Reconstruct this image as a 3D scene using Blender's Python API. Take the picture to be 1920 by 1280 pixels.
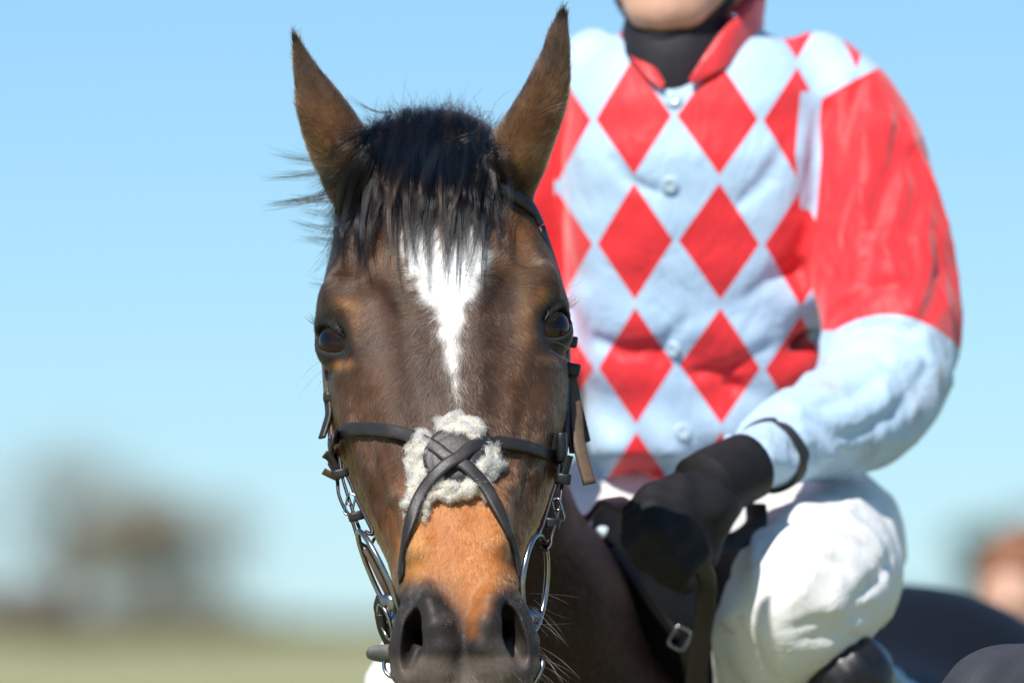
import bpy, bmesh, math, random
import numpy as np
from concurrent.futures import ThreadPoolExecutor
from mathutils import Vector
from mathutils.bvhtree import BVHTree

for _o in list(bpy.data.objects):
    bpy.data.objects.remove(_o)
SC = bpy.context.scene
COL = SC.collection
R = math.radians
rng = np.random.default_rng(7)
random.seed(7)

# ------------------------------------------------------------------ camera
DOFF = 3.0                         # the place is laid out from a plane this far in front of the camera
CAM_LOC = np.array([0.0, -5.0 - DOFF, 1.55])
FPX = 1960.0 * (5.0 + DOFF)
PITCH = math.atan(515.0 / FPX)
#                       # focal length in photograph pixels (1920 wide)
cam_d = bpy.data.cameras.new('camera')
cam = bpy.data.objects.new('camera', cam_d)
COL.objects.link(cam)
SC.camera = cam
cam_d.sensor_width = 36.0
cam_d.lens = FPX / 1920.0 * 36.0
cam_d.clip_start = 0.05
cam_d.clip_end = 6000.0
cam.location = CAM_LOC
cam.rotation_euler = (R(90) + PITCH, 0, 0)
cam_d.dof.use_dof = True
cam_d.dof.focus_distance = 4.98 + DOFF
cam_d.dof.aperture_fstop = 4.4
cam_d.dof.aperture_blades = 0

# ------------------------------------------------------------------ sky and sun
SUN_EL, SUN_AZ = 50.0, 26.0        # azimuth: degrees to the left of the camera, as seen from the horse
_ds = np.array([-math.sin(R(SUN_AZ)) * math.cos(R(SUN_EL)), -math.cos(R(SUN_AZ)) * math.cos(R(SUN_EL)), math.sin(R(SUN_EL))])
world = bpy.data.worlds.new('World')
SC.world = world
world.use_nodes = True
wn, wl = world.node_tree.nodes, world.node_tree.links
wn.clear()
w_out = wn.new('ShaderNodeOutputWorld')
w_bg = wn.new('ShaderNodeBackground')
w_sky = wn.new('ShaderNodeTexSky')
w_sky.sky_type = 'NISHITA'
w_sky.sun_disc = False
w_sky.sun_elevation = R(SUN_EL)
w_sky.sun_rotation = math.atan2(_ds[0], _ds[1])
w_sky.altitude = 2000
w_sky.air_density = 1.0
w_sky.dust_density = 0.0
w_sky.ozone_density = 10.0
# one even grade over the whole sky: softer contrast and a slightly greener blue
w_m1 = wn.new('ShaderNodeVectorMath'); w_m1.operation = 'SCALE'; w_m1.inputs['Scale'].default_value = 0.13
w_gm = wn.new('ShaderNodeGamma'); w_gm.inputs['Gamma'].default_value = 0.7
w_m2 = wn.new('ShaderNodeVectorMath'); w_m2.operation = 'MULTIPLY'
w_m2.inputs[1].default_value = (0.585 / .13, 0.735 / .13, 0.775 / .13)
w_bg.inputs['Strength'].default_value = 0.13
wl.new(w_sky.outputs[0], w_m1.inputs[0])
wl.new(w_m1.outputs[0], w_gm.inputs['Color'])
wl.new(w_gm.outputs[0], w_m2.inputs[0])
wl.new(w_m2.outputs[0], w_bg.inputs['Color'])
wl.new(w_bg.outputs[0], w_out.inputs['Surface'])

sun_d = bpy.data.lights.new('sun', 'SUN')
sun = bpy.data.objects.new('sun', sun_d)
COL.objects.link(sun)
sun_d.energy = 5.0
sun_d.angle = R(0.53)
sun_d.color = (1.0, 0.95, 0.88)
sun.rotation_euler = Vector(_ds).to_track_quat('Z', 'Y').to_euler()
sun.location = (-20, -20, 30)

SC.view_settings.view_transform = 'Standard'
SC.view_settings.look = 'None'
SC.view_settings.exposure = 0.26
SC.view_settings.gamma = 1.0
SC.render.engine = 'CYCLES'
try:
    SC.cycles_curves.shape = 'RIBBONS'
except Exception:
    pass
SC.cycles.use_denoising = True
SC.cycles.denoising_prefilter = 'ACCURATE'
SC.cycles.max_bounces = 6
SC.cycles.caustics_reflective = False
SC.cycles.caustics_refractive = False

# ------------------------------------------------------------------ frame helpers
CR = np.array([1.0, 0, 0])
CF = np.array([0, math.cos(PITCH), math.sin(PITCH)])
CU = np.array([0, -math.sin(PITCH), math.cos(PITCH)])

def W(px, py, d):
    """Point of the place that stands d metres in front of the layout plane, in the direction of a photo pixel."""
    d = d + DOFF
    return CAM_LOC + CF * d + CR * ((px - 960) / FPX * d) + CU * ((640 - py) / FPX * d)

def to_px(P):
    q = np.asarray(P, float) - CAM_LOC
    d = q @ CF
    return 960 + (q @ CR) / d * FPX, 640 - (q @ CU) / d * FPX, d - DOFF

# ------------------------------------------------------------------ object helpers
def tag(o, label=None, cat=None, group=None, kind=None):
    if label: o['label'] = label
    if cat: o['category'] = cat
    if group: o['group'] = group
    if kind: o['kind'] = kind
    return o

def empty(name, loc=(0, 0, 0), parent=None):
    o = bpy.data.objects.new(name, None)
    o.empty_display_size = 0.1
    COL.objects.link(o)
    o.location = [float(v) for v in loc]
    if parent is not None:
        o.parent = parent
    return o

bpy.context.view_layer.update()

def _wl(o):
    m = Vector((0, 0, 0))
    while o is not None:
        m = m + o.location
        o = o.parent
    return np.array(m)

def link_mesh(name, me, mat, parent=None, smooth=True):
    """One mesh object; vertices are given in world space, parents carry only a translation."""
    o = bpy.data.objects.new(name, me)
    COL.objects.link(o)
    if mat is not None:
        if isinstance(mat, (list, tuple)):
            for m in mat: me.materials.append(m)
        else:
            me.materials.append(mat)
    if smooth and len(me.polygons):
        me.polygons.foreach_set('use_smooth', np.ones(len(me.polygons), bool))
    if parent is not None:
        off = _wl(parent)
        o.parent = parent
        o.location = [float(-v) for v in off]
    return o

def mesh_np(name, V, F, mat, parent=None, smooth=True):
    me = bpy.data.meshes.new(name)
    V = np.ascontiguousarray(V, np.float32)
    if isinstance(F, np.ndarray):
        n, k = F.shape
        me.vertices.add(len(V)); me.vertices.foreach_set('co', V.ravel())
        me.loops.add(n * k); me.loops.foreach_set('vertex_index', np.ascontiguousarray(F, np.int32).ravel())
        me.polygons.add(n); me.polygons.foreach_set('loop_start', np.arange(0, n * k, k, dtype=np.int32))
        me.update(calc_edges=True)
        me.validate()
    else:
        me.from_pydata([tuple(map(float, v)) for v in V], [], F)
        me.update()
    return link_mesh(name, me, mat, parent, smooth)

class MB:
    """Collects pieces into one mesh."""
    def __init__(s): s.V = []; s.F = []; s.n = 0
    def add(s, V, F):
        V = np.asarray(V, float)
        s.V.append(V); s.F += [tuple(i + s.n for i in f) for f in F]; s.n += len(V)
        return s
    def build(s, name, mat, parent=None, smooth=True):
        return mesh_np(name, np.concatenate(s.V), s.F, mat, parent, smooth)

def unit(v):
    v = np.asarray(v, float)
    return v / (np.linalg.norm(v, axis=-1, keepdims=True) + 1e-12)

def spline(P, n):
    """Catmull-Rom through points, n samples, roughly even in arc length."""
    P = np.asarray(P, float)
    if len(P) == 2:
        t = np.linspace(0, 1, n)[:, None]
        return P[0] * (1 - t) + P[1] * t
    Q = np.vstack([2 * P[0] - P[1], P, 2 * P[-1] - P[-2]])
    out = []
    for i in range(len(P) - 1):
        p0, p1, p2, p3 = Q[i:i + 4]
        t = np.linspace(0, 1, 24, endpoint=False)[:, None]
        out.append(0.5 * ((2 * p1) + (-p0 + p2) * t + (2 * p0 - 5 * p1 + 4 * p2 - p3) * t ** 2 + (-p0 + 3 * p1 - 3 * p2 + p3) * t ** 3))
    out.append(P[-1:])
    D = np.vstack(out)
    L = np.concatenate([[0], np.cumsum(np.linalg.norm(np.diff(D[:, :3], axis=0), axis=1))])
    s = np.linspace(0, L[-1], n)
    return np.stack([np.interp(s, L, D[:, k]) for k in range(D.shape[1])], 1)

def tube(P, rad, seg=8, cap=True, closed=False):
    """Swept tube through points P with radius (scalar or per point)."""
    P = np.asarray(P, float); n = len(P)
    rad = np.broadcast_to(np.asarray(rad, float), (n,))
    if closed:
        T = unit(np.roll(P, -1, 0) - np.roll(P, 1, 0))
    else:
        T = unit(np.gradient(P, axis=0))
    N = np.zeros_like(P)
    a = np.array([0, 0, 1.0]) if abs(T[0][2]) < 0.9 else np.array([1.0, 0, 0])
    N[0] = unit(a - T[0] * (a @ T[0]))
    for i in range(1, n):
        v = N[i - 1] - T[i] * (N[i - 1] @ T[i])
        N[i] = unit(v)
    B = np.cross(T, N)
    th = np.linspace(0, 2 * math.pi, seg, endpoint=False)
    V = (P[:, None] + rad[:, None, None] * (N[:, None] * np.cos(th)[None, :, None] + B[:, None] * np.sin(th)[None, :, None])).reshape(-1, 3)
    F = []
    m = n if closed else n - 1
    for i in range(m):
        j = (i + 1) % n
        for k in range(seg):
            F.append((i * seg + k, i * seg + (k + 1) % seg, j * seg + (k + 1) % seg, j * seg + k))
    if cap and not closed:
        F.append(tuple(reversed(range(seg))))
        F.append(tuple((n - 1) * seg + k for k in range(seg)))
    return V, F

def strap(P, N, width, thick, closed=False, crown=0.05):
    """Leather strap along P lying on a surface with normals N: rounded-edge band with thickness."""
    P = np.asarray(P, float); N = unit(N); n = len(P)
    width = np.broadcast_to(np.asarray(width, float), (n,))
    if closed: T = unit(np.roll(P, -1, 0) - np.roll(P, 1, 0))
    else: T = unit(np.gradient(P, axis=0))
    N = unit(N - T * (N * T).sum(1, keepdims=True))
    B = np.cross(T, N)
    prof = [(-0.5, 0.0), (-0.5, 0.55), (-0.44, 0.9), (-0.25, 1.0 + crown * .5), (0, 1.0 + crown), (0.25, 1.0 + crown * .5), (0.44, 0.9), (0.5, 0.55), (0.5, 0.0)]
    k = len(prof)
    V = np.concatenate([[P[i] + B[i] * (a * width[i]) + N[i] * (h * thick) for a, h in prof] for i in range(n)])
    F = []
    m = n if closed else n - 1
    for i in range(m):
        j = (i + 1) % n
        for q in range(k):
            r = (q + 1) % k
            F.append((i * k + q, j * k + q, j * k + r, i * k + r))
    if not closed:
        F.append(tuple(range(k))); F.append(tuple((n - 1) * k + q for q in reversed(range(k))))
    return V, F

# ------------------------------------------------------------------ noise
_nr = np.random.default_rng(3)
_NK = [unit(_nr.normal(size=(9, 3))) * _nr.uniform(0.7, 1.4, (9, 1)) for _ in range(4)]
_NP = [_nr.uniform(0, 6.28, 9) for _ in range(4)]

def noise(P, f, o=0):
    """Cheap smooth noise of numpy points, about -1..1."""
    out = 0
    for k, ph in zip(_NK[o % 4], _NP[o % 4]):
        out = out + np.sin((P @ (k * f * 6.28)) + ph)
    return out / 4.0

# ------------------------------------------------------------------ signed distance toolkit
def smin(a, b, k):
    h = np.clip(0.5 + 0.5 * (b - a) / k, 0, 1)
    return b * (1 - h) + a * h - k * h * (1 - h)

def smax(a, b, k):
    return -smin(-a, -b, k)

def s_caps(P, a, b, ra, rb):
    x, y, z = P[:, 0] - a[0], P[:, 1] - a[1], P[:, 2] - a[2]
    bx, by, bz = b[0] - a[0], b[1] - a[1], b[2] - a[2]
    h = np.clip((x * bx + y * by + z * bz) * (1.0 / (bx * bx + by * by + bz * bz + 1e-12)), 0, 1)
    x -= h * bx; y -= h * by; z -= h * bz
    return np.sqrt(x * x + y * y + z * z) - (ra + (rb - ra) * h)

def near(f, P, c, rad, fn):
    """Apply fn(f, P) only to points within rad of c (a local feature)."""
    x, y, z = P[:, 0] - c[0], P[:, 1] - c[1], P[:, 2] - c[2]
    i = np.nonzero(x * x + y * y + z * z < rad * rad)[0]
    if len(i): f[i] = fn(f[i], P[i])
    return f

def s_chain(P, pts, k=0.0):
    """pts: list of (x, y, z, r). Rounded chain."""
    d = None
    for p, q in zip(pts[:-1], pts[1:]):
        e = s_caps(P, p[:3], q[:3], p[3], q[3])
        d = e if d is None else (smin(d, e, k) if k else np.minimum(d, e))
    return d

def s_ell(P, c, r, M=None):
    q = P - np.asarray(c, float)
    if M is not None:
        q = q @ np.asarray(M, float).T
    r = np.asarray(r, float)
    q = q / r
    k0 = np.sqrt((q * q).sum(1))
    q = q / r
    k1 = np.sqrt((q * q).sum(1))
    return k0 * (k0 - 1) / (k1 + 1e-9)

def axis(segs):
    """Rectilinear axis from [(start, step), ..., (end, None)] with graded steps."""
    out = [segs[0][0]]
    for (a, h), (b, h2) in zip(segs[:-1], segs[1:]):
        n = max(1, int(round((b - a) / h)))
        out += list(a + (b - a) * (np.arange(1, n + 1) / n))
    return np.array(out)

def surface_nets(f, xs, ys, zs, slack=1.5, BL=8):
    nx, ny, nz = len(xs), len(ys), len(zs)
    G = np.empty((nx, ny, nz), np.float32)
    def bl(v):
        n = len(v); out = []
        for i in range(0, n, BL):
            j = min(n, i + BL)
            out.append((i, j, 0.5 * (v[i] + v[j - 1]), 0.5 * (v[j - 1] - v[i])))
        return out
    bx, by, bz = bl(xs), bl(ys), bl(zs)
    C = np.array([(a[2], b[2], c[2]) for a in bx for b in by for c in bz])
    H = np.array([math.sqrt(a[3] ** 2 + b[3] ** 2 + c[3] ** 2) for a in bx for b in by for c in bz])
    fc = np.concatenate([f(C[i:i + 200000].copy()) for i in range(0, len(C), 200000)])
    keep = np.abs(fc) < slack * H + 0.006
    idx = [(a, b, c) for a in bx for b in by for c in bz]
    pend, pts, tot = [], [], 0
    jobs = []
    pool = ThreadPoolExecutor(4)
    def work(pend, pts):
        v = f(np.concatenate(pts)); o = 0
        for (a, b, c), p in zip(pend, pts):
            G[a[0]:a[1], b[0]:b[1], c[0]:c[1]] = v[o:o + len(p)].reshape(a[1] - a[0], b[1] - b[0], c[1] - c[0]); o += len(p)
    def flush():
        nonlocal pend, pts, tot
        if not pts: return
        jobs.append(pool.submit(work, pend, pts))
        pend, pts, tot = [], [], 0
    for i, (a, b, c) in enumerate(idx):
        if keep[i]:
            X, Y, Z = np.meshgrid(xs[a[0]:a[1]], ys[b[0]:b[1]], zs[c[0]:c[1]], indexing='ij')
            pend.append((a, b, c)); pts.append(np.stack([X.ravel(), Y.ravel(), Z.ravel()], 1)); tot += X.size
            if tot > 40000: flush()
        else:
            G[a[0]:a[1], b[0]:b[1], c[0]:c[1]] = fc[i]
    flush()
    for j in jobs: j.result()
    pool.shutdown()
    S = G < 0
    cnt = np.zeros((nx - 1, ny - 1, nz - 1), np.uint8)
    for i in (0, 1):
        for j in (0, 1):
            for k in (0, 1):
                cnt += S[i:nx - 1 + i, j:ny - 1 + j, k:nz - 1 + k]
    act = (cnt > 0) & (cnt < 8)
    I, J, K = np.nonzero(act)
    n = len(I)
    cid = np.full(act.shape, -1, np.int32); cid[I, J, K] = np.arange(n)
    cor = [(i, j, k) for i in (0, 1) for j in (0, 1) for k in (0, 1)]
    val = [G[I + i, J + j, K + k] for i, j, k in cor]
    pos = [np.stack([xs[I + i], ys[J + j], zs[K + k]], 1) for i, j, k in cor]
    acc = np.zeros((n, 3)); w = np.zeros(n)
    for a in range(8):
        for b in range(a + 1, 8):
            if sum(abs(cor[a][m] - cor[b][m]) for m in range(3)) != 1: continue
            m = (val[a] < 0) != (val[b] < 0)
            t = np.where(m, val[a] / (val[a] - val[b] + 1e-20), 0)[:, None]
            acc += np.where(m[:, None], pos[a] * (1 - t) + pos[b] * t, 0); w += m
    V = acc / w[:, None]
    F = []
    def quads(e, c0, c1, c2, c3, flip):
        q = np.stack([c0, c1, c2, c3], 1)
        q = np.where(flip[:, None], q[:, ::-1], q)
        ok = (q >= 0).all(1)
        F.append(q[ok])
    i, j, k = np.nonzero(S[:-1, 1:-1, 1:-1] != S[1:, 1:-1, 1:-1]); j += 1; k += 1
    fl = ~S[i, j, k]
    quads(0, cid[i, j - 1, k - 1], cid[i, j, k - 1], cid[i, j, k], cid[i, j - 1, k], fl)
    i, j, k = np.nonzero(S[1:-1, :-1, 1:-1] != S[1:-1, 1:, 1:-1]); i += 1; k += 1
    fl = ~S[i, j, k]
    quads(1, cid[i - 1, j, k - 1], cid[i - 1, j, k], cid[i, j, k], cid[i, j, k - 1], fl)
    i, j, k = np.nonzero(S[1:-1, 1:-1, :-1] != S[1:-1, 1:-1, 1:]); i += 1; j += 1
    fl = ~S[i, j, k]
    quads(2, cid[i - 1, j - 1, k], cid[i, j - 1, k], cid[i, j, k], cid[i - 1, j, k], fl)
    return V, np.concatenate(F)

def vnormals(V, F):
    n = np.cross(V[F[:, 2]] - V[F[:, 0]], V[F[:, 3]] - V[F[:, 1]])
    N = np.zeros_like(V)
    for k in range(4): np.add.at(N, F[:, k], n)
    return unit(N)

def set_col(me, name, C):
    C = np.asarray(C, np.float32)
    if C.shape[1] == 3: C = np.concatenate([C, np.ones((len(C), 1), np.float32)], 1)
    a = me.color_attributes.new(name, 'FLOAT_COLOR', 'POINT')
    a.data.foreach_set('color', np.ascontiguousarray(C).ravel())

def set_vec(me, name, C):
    a = me.attributes.new(name, 'FLOAT_VECTOR', 'POINT')
    a.data.foreach_set('vector', np.ascontiguousarray(C, np.float32).ravel())

def hair_obj(name, P, rad, mat, parent, col=None):
    """P: (n, k, 3) strand points in world space; rad (n, k) or (k,)."""
    n, k, _ = P.shape
    hc = bpy.data.hair_curves.new(name)
    hc.add_curves([k] * n)
    hc.attributes['position'].data.foreach_set('vector', np.ascontiguousarray(P, np.float32).ravel())
    a = hc.attributes.get('radius') or hc.attributes.new('radius', 'FLOAT', 'POINT')
    a.data.foreach_set('value', np.ascontiguousarray(np.broadcast_to(rad, (n, k)), np.float32).ravel())
    if col is not None:
        c = hc.attributes.new('hcol', 'FLOAT_COLOR', 'CURVE')
        cc = np.ones((n, 4), np.float32); cc[:, :3] = col
        c.data.foreach_set('color', cc.ravel())
    hc.materials.append(mat)
    o = bpy.data.objects.new(name, hc)
    COL.objects.link(o)
    if parent is not None:
        o.parent = parent
        o.location = [float(-v) for v in _wl(parent)]
    return o

# ------------------------------------------------------------------ material helpers
class NT:
    def __init__(s, name):
        s.m = bpy.data.materials.new(name); s.m.use_nodes = True
        s.n = s.m.node_tree.nodes; s.l = s.m.node_tree.links
        s.b = s.n['Principled BSDF']
    def node(s, t, **kw):
        nd = s.n.new(t)
        for k, v in kw.items(): setattr(nd, k, v)
        return nd
    def val(s, nd, **kw):
        for k, v in kw.items(): nd.inputs[k.replace('_', ' ')].default_value = v
        return nd
    def math(s, op, a, b=None, c=None):
        nd = s.n.new('ShaderNodeMath'); nd.operation = op
        for i, x in enumerate((a, b, c)):
            if x is None: continue
            if hasattr(x, 'links'): s.l.new(x, nd.inputs[i])
            else: nd.inputs[i].default_value = x
        return nd.outputs[0]
    def noise(s, scale, detail=4, rough=0.6, vec=None, dist=0.0):
        nd = s.n.new('ShaderNodeTexNoise')
        nd.inputs['Scale'].default_value = scale; nd.inputs['Detail'].default_value = detail
        nd.inputs['Roughness'].default_value = rough; nd.inputs['Distortion'].default_value = dist
        if vec is not None: s.l.new(vec, nd.inputs['Vector'])
        return nd.outputs['Fac']
    def coord(s, which='Object'):
        return s.n.new('ShaderNodeTexCoord').outputs[which]
    def ramp(s, fac, stops):
        nd = s.n.new('ShaderNodeValToRGB')
        el = nd.color_ramp.elements
        while len(el) < len(stops): el.new(0.5)
        for e, (p, c) in zip(el, stops):
            e.position = p; e.color = (*c, 1) if len(c) == 3 else c
        s.l.new(fac, nd.inputs[0])
        return nd.outputs[0]
    def mix(s, fac, a, b, mode='MIX'):
        nd = s.n.new('ShaderNodeMix'); nd.data_type = 'RGBA'; nd.blend_type = mode
        for i, x in ((0, fac), (6, a), (7, b)):
            if hasattr(x, 'links'): s.l.new(x, nd.inputs[i])
            else: nd.inputs[i].default_value = (*x, 1) if isinstance(x, tuple) and len(x) == 3 else x
        return nd.outputs[2]
    def bump(s, h, strength=0.3, dist=0.01):
        nd = s.n.new('ShaderNodeBump'); nd.inputs['Strength'].default_value = strength; nd.inputs['Distance'].default_value = dist
        s.l.new(h, nd.inputs['Height']); s.l.new(nd.outputs[0], s.b.inputs['Normal'])
        return nd
    def base(s, c):
        if hasattr(c, 'links'): s.l.new(c, s.b.inputs['Base Color'])
        else: s.b.inputs['Base Color'].default_value = (*c, 1)
    def set(s, **kw):
        for k, v in kw.items():
            s.b.inputs[k.replace('_', ' ')].default_value = v
        return s

def mat_noise(name, c1, c2, scale=20, rough=0.6, bump=0.0, bscale=None, bdist=0.005, metallic=0.0, detail=4, **kw):
    t = NT(name)
    f = t.noise(scale, detail, 0.6, t.coord())
    t.base(t.ramp(f, [(0.3, c1), (0.7, c2)]))
    t.set(Roughness=rough, Metallic=metallic, **kw)
    if bump:
        t.bump(t.noise(bscale or scale * 3, 5, 0.65, t.coord()), bump, bdist)
    return t.m

def hair_mat(name, rough=0.35, radial=0.5, coat=0.0, ior=1.45):
    m = bpy.data.materials.new(name); m.use_nodes = True
    n, l = m.node_tree.nodes, m.node_tree.links
    n.clear()
    o = n.new('ShaderNodeOutputMaterial')
    h = n.new('ShaderNodeBsdfHairPrincipled')
    h.model = 'CHIANG'; h.parametrization = 'COLOR'
    a = n.new('ShaderNodeAttribute'); a.attribute_name = 'hcol'
    l.new(a.outputs['Color'], h.inputs['Color'])
    h.inputs['Roughness'].default_value = rough
    h.inputs['Radial Roughness'].default_value = radial
    h.inputs['Coat'].default_value = coat
    h.inputs['IOR'].default_value = ior
    h.inputs['Random Roughness'].default_value = 0.15
    l.new(h.outputs[0], o.inputs['Surface'])
    return m
# =================================================================== ground, hedges, trees
t = NT('turf')
co = t.coord('Object')
f1 = t.noise(.02, 5, .6, co); f2 = t.noise(.35, 4, .6, co)
c = t.mix(t.ramp(f2, [(.35, (0, 0, 0)), (.7, (1, 1, 1))]), (.235, .245, .10), (.31, .30, .15))
t.base(t.mix(t.ramp(f1, [(.4, (0, 0, 0)), (.65, (1, 1, 1))]), c, (.33, .315, .165)))
t.set(Roughness=.95)
t.bump(t.noise(14, 5, .7, co), .6, .05)
n = 40
gx = np.linspace(-1, 1, n + 1); gx = np.sign(gx) * np.abs(gx) ** 2.2 * 3500
gv = np.array([(x, y, 0.35 * math.sin(x * .011) * math.sin(y * .009) * min(1, (math.hypot(x, y) / 150) ** 2) * .6) for x in gx for y in gx])
gf = [(i * (n + 1) + j, (i + 1) * (n + 1) + j, (i + 1) * (n + 1) + j + 1, i * (n + 1) + j + 1) for i in range(n) for j in range(n)]
tag(mesh_np('ground', gv, gf, t.m), kind='structure')

M_BARK = mat_noise('bark', (.05, .04, .03), (.11, .09, .07), 3, .9, .6, 8, .02)
def leaf_mat(name, a, b):
    t = NT(name)
    f = t.noise(.9, 3, .6, t.coord())
    t.base(t.ramp(f, [(.3, a), (.7, b)])); t.set(Roughness=.8)
    return t.m

def crown_cards(centres, radii, n, size, seed, squash=.8):
    """Leaf and twig faces spread through lumpy clumps."""
    g = np.random.default_rng(seed)
    k = g.integers(0, len(centres), n)
    d = unit(g.normal(size=(n, 3))) * (g.random((n, 1)) ** .45)
    P = np.array(centres)[k] + d * np.array(radii)[k][:, None] * [1, 1, squash]
    a = unit(g.normal(size=(n, 3))); b = unit(np.cross(a, g.normal(size=(n, 3))))
    s = size * g.uniform(.5, 1.5, (n, 1))
    V = np.stack([P - a * s, P + b * s * .55, P + a * s, P - b * s * .55], 1).reshape(-1, 3)
    return V, np.arange(4 * n).reshape(n, 4)

def tree(name, base, h, w, seed, mat, n, label, size=.16, cat='tree', group=None, bare=.25):
    g = np.random.default_rng(seed)
    root = empty(name, base); tag(root, label, cat, group)
    b = np.array(base, float)
    mb = MB()
    V, F = tube(spline([b + [0, 0, -.1], b + [.1, 0, h * .2], b + [-.1, .05, h * .45], b + [.05, 0, h * .8]], 10), np.linspace(.035 * h, .008 * h, 10), 8)
    mb.add(V, F)
    cs, rs = [], []
    for i in range(22):
        z0 = h * g.uniform(bare * .5, .6); a = g.uniform(0, 6.28); r = w * .5 * g.uniform(.3, .85)
        tip = b + [math.cos(a) * r, math.sin(a) * r, z0 + (h - z0) * g.uniform(.12, .78)]
        V, F = tube(spline([b + [0, 0, z0], (b + [0, 0, z0]) * .5 + tip * .5 + [0, 0, .2], tip], 6), np.linspace(.014 * h, .003 * h, 6), 6)
        mb.add(V, F)
        cs.append(tip); rs.append(w * g.uniform(.18, .32))
    cs.append(b + [0, 0, h * .84]); rs.append(w * .2)
    mb.build('trunk', M_BARK, root)
    V, F = crown_cards(cs, rs, n, size, seed)
    mesh_np('crown', V, F, mat, root, smooth=False)
    return root

def bgp(px, dist):
    p = W(px, 1155, dist); return (p[0], p[1], 0.0)
TD = 480.0
LG = leaf_mat('leaf_grey_green', (.23, .22, .18), (.33, .31, .25))
LB = leaf_mat('leaf_olive', (.20, .175, .125), (.31, .265, .185))
LD = leaf_mat('leaf_green', (.05, .085, .04), (.10, .14, .07))
LR = leaf_mat('twig_brown', (.20, .14, .105), (.29, .21, .155))
LH = leaf_mat('hedge_leaf', (.15, .13, .06), (.26, .22, .11))
tree('bare_tree', bgp(130, TD), 12.0, 11.0, 11, LG, 3200, 'tall thin-crowned tree at the far left of the field', .15)
tree('bushy_tree', bgp(300, TD - 12), 8.4, 10.5, 12, LB, 7000, 'lower rounded tree right of the tall bare one', .16, bare=.12)
tree('green_tree', bgp(1838, TD + 90), 8.2, 4.4, 14, LD, 4200, 'small green tree far behind the rider on the right', .16)
tree('distant_tree', bgp(1925, TD + 140), 10.5, 5.0, 15, LG, 2600, 'pale thin tree at the right edge of the picture', .15)

def bush(name, px, dist, w, h, depth, mat, seed, n, label, group=None):
    b = np.array(bgp(px, dist)); g = np.random.default_rng(seed)
    root = empty(name, b); tag(root, label, 'bush', group)
    cs, rs = [], []
    m = max(4, int(w / (h * .7)))
    for i in range(m):
        r = h * g.uniform(.36, .5)
        cs.append(b + [w * (-.5 + (i + .5) / m), g.uniform(-.5, .5) * depth, r * g.uniform(.85, 1.2)]); rs.append(r)
    for c_ in cs:
        V, F = tube(spline([[c_[0], c_[1], -.1], [c_[0] + .1, c_[1], c_[2]]], 4), [.07, .06, .05, .03], 6)
        MB().add(V, F).build('stem', M_BARK, root)
    V, F = crown_cards(cs, rs, n, .13, seed, 1.0)
    V[:, 2] = np.maximum(V[:, 2], .02)
    mesh_np('foliage', V, F, mat, root, smooth=False)
bush('thicket', 20, 455, 6.0, 3.9, 2.0, LR, 21, 4200, 'reddish brown bare thicket at the left edge below the tall tree')
bush('dark_bush', 150, 455, 4.6, 2.6, 1.6, LB, 22, 2400, 'dark low bush between the thicket and the rounded tree')
bush('olive_bush', 322, 458, 7.0, 3.6, 2.2, LB, 23, 4200, 'olive bush at the foot of the rounded tree')
HG = 'hedge bushes along the far side of the field'
for i, (px, w, h) in enumerate(((330, 14, 2.2), (660, 16, 1.8), (1720, 14, 3.1), (2060, 14, 2.2), (-60, 12, 2.2))):
    bush('hedge', px, 530 + 8 * (i % 3), w, h, 1.5, LH if px < 1600 else LR, 30 + i, 5200,
         ['low olive hedge under the rounded tree', 'low tan hedge just left of the horse muzzle', 'tall brown hedge right behind the rider', 'brown hedge at the right edge of the field', 'hedge at the left edge of the field behind the thicket'][i], HG)
# =================================================================== the horse
TILT, ROLL = R(28.0), R(3.9)
_rt = CR * math.cos(ROLL) + CU * math.sin(ROLL)
_up = CU * math.cos(ROLL) - CR * math.sin(ROLL)
_tw = -CF
HX = _rt
HY = -_up * math.cos(TILT) + _tw * math.sin(TILT)      # down the face
HZ = _up * math.sin(TILT) + _tw * math.cos(TILT)       # out of the face
HO = W(832, 638, 5.0)

def to_head(P):
    q = P - HO
    return np.stack([q @ HX, q @ HY, q @ HZ], 1)

def head_pt(x, y, z):
    return HO + HX * x + HY * y + HZ * z

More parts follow.
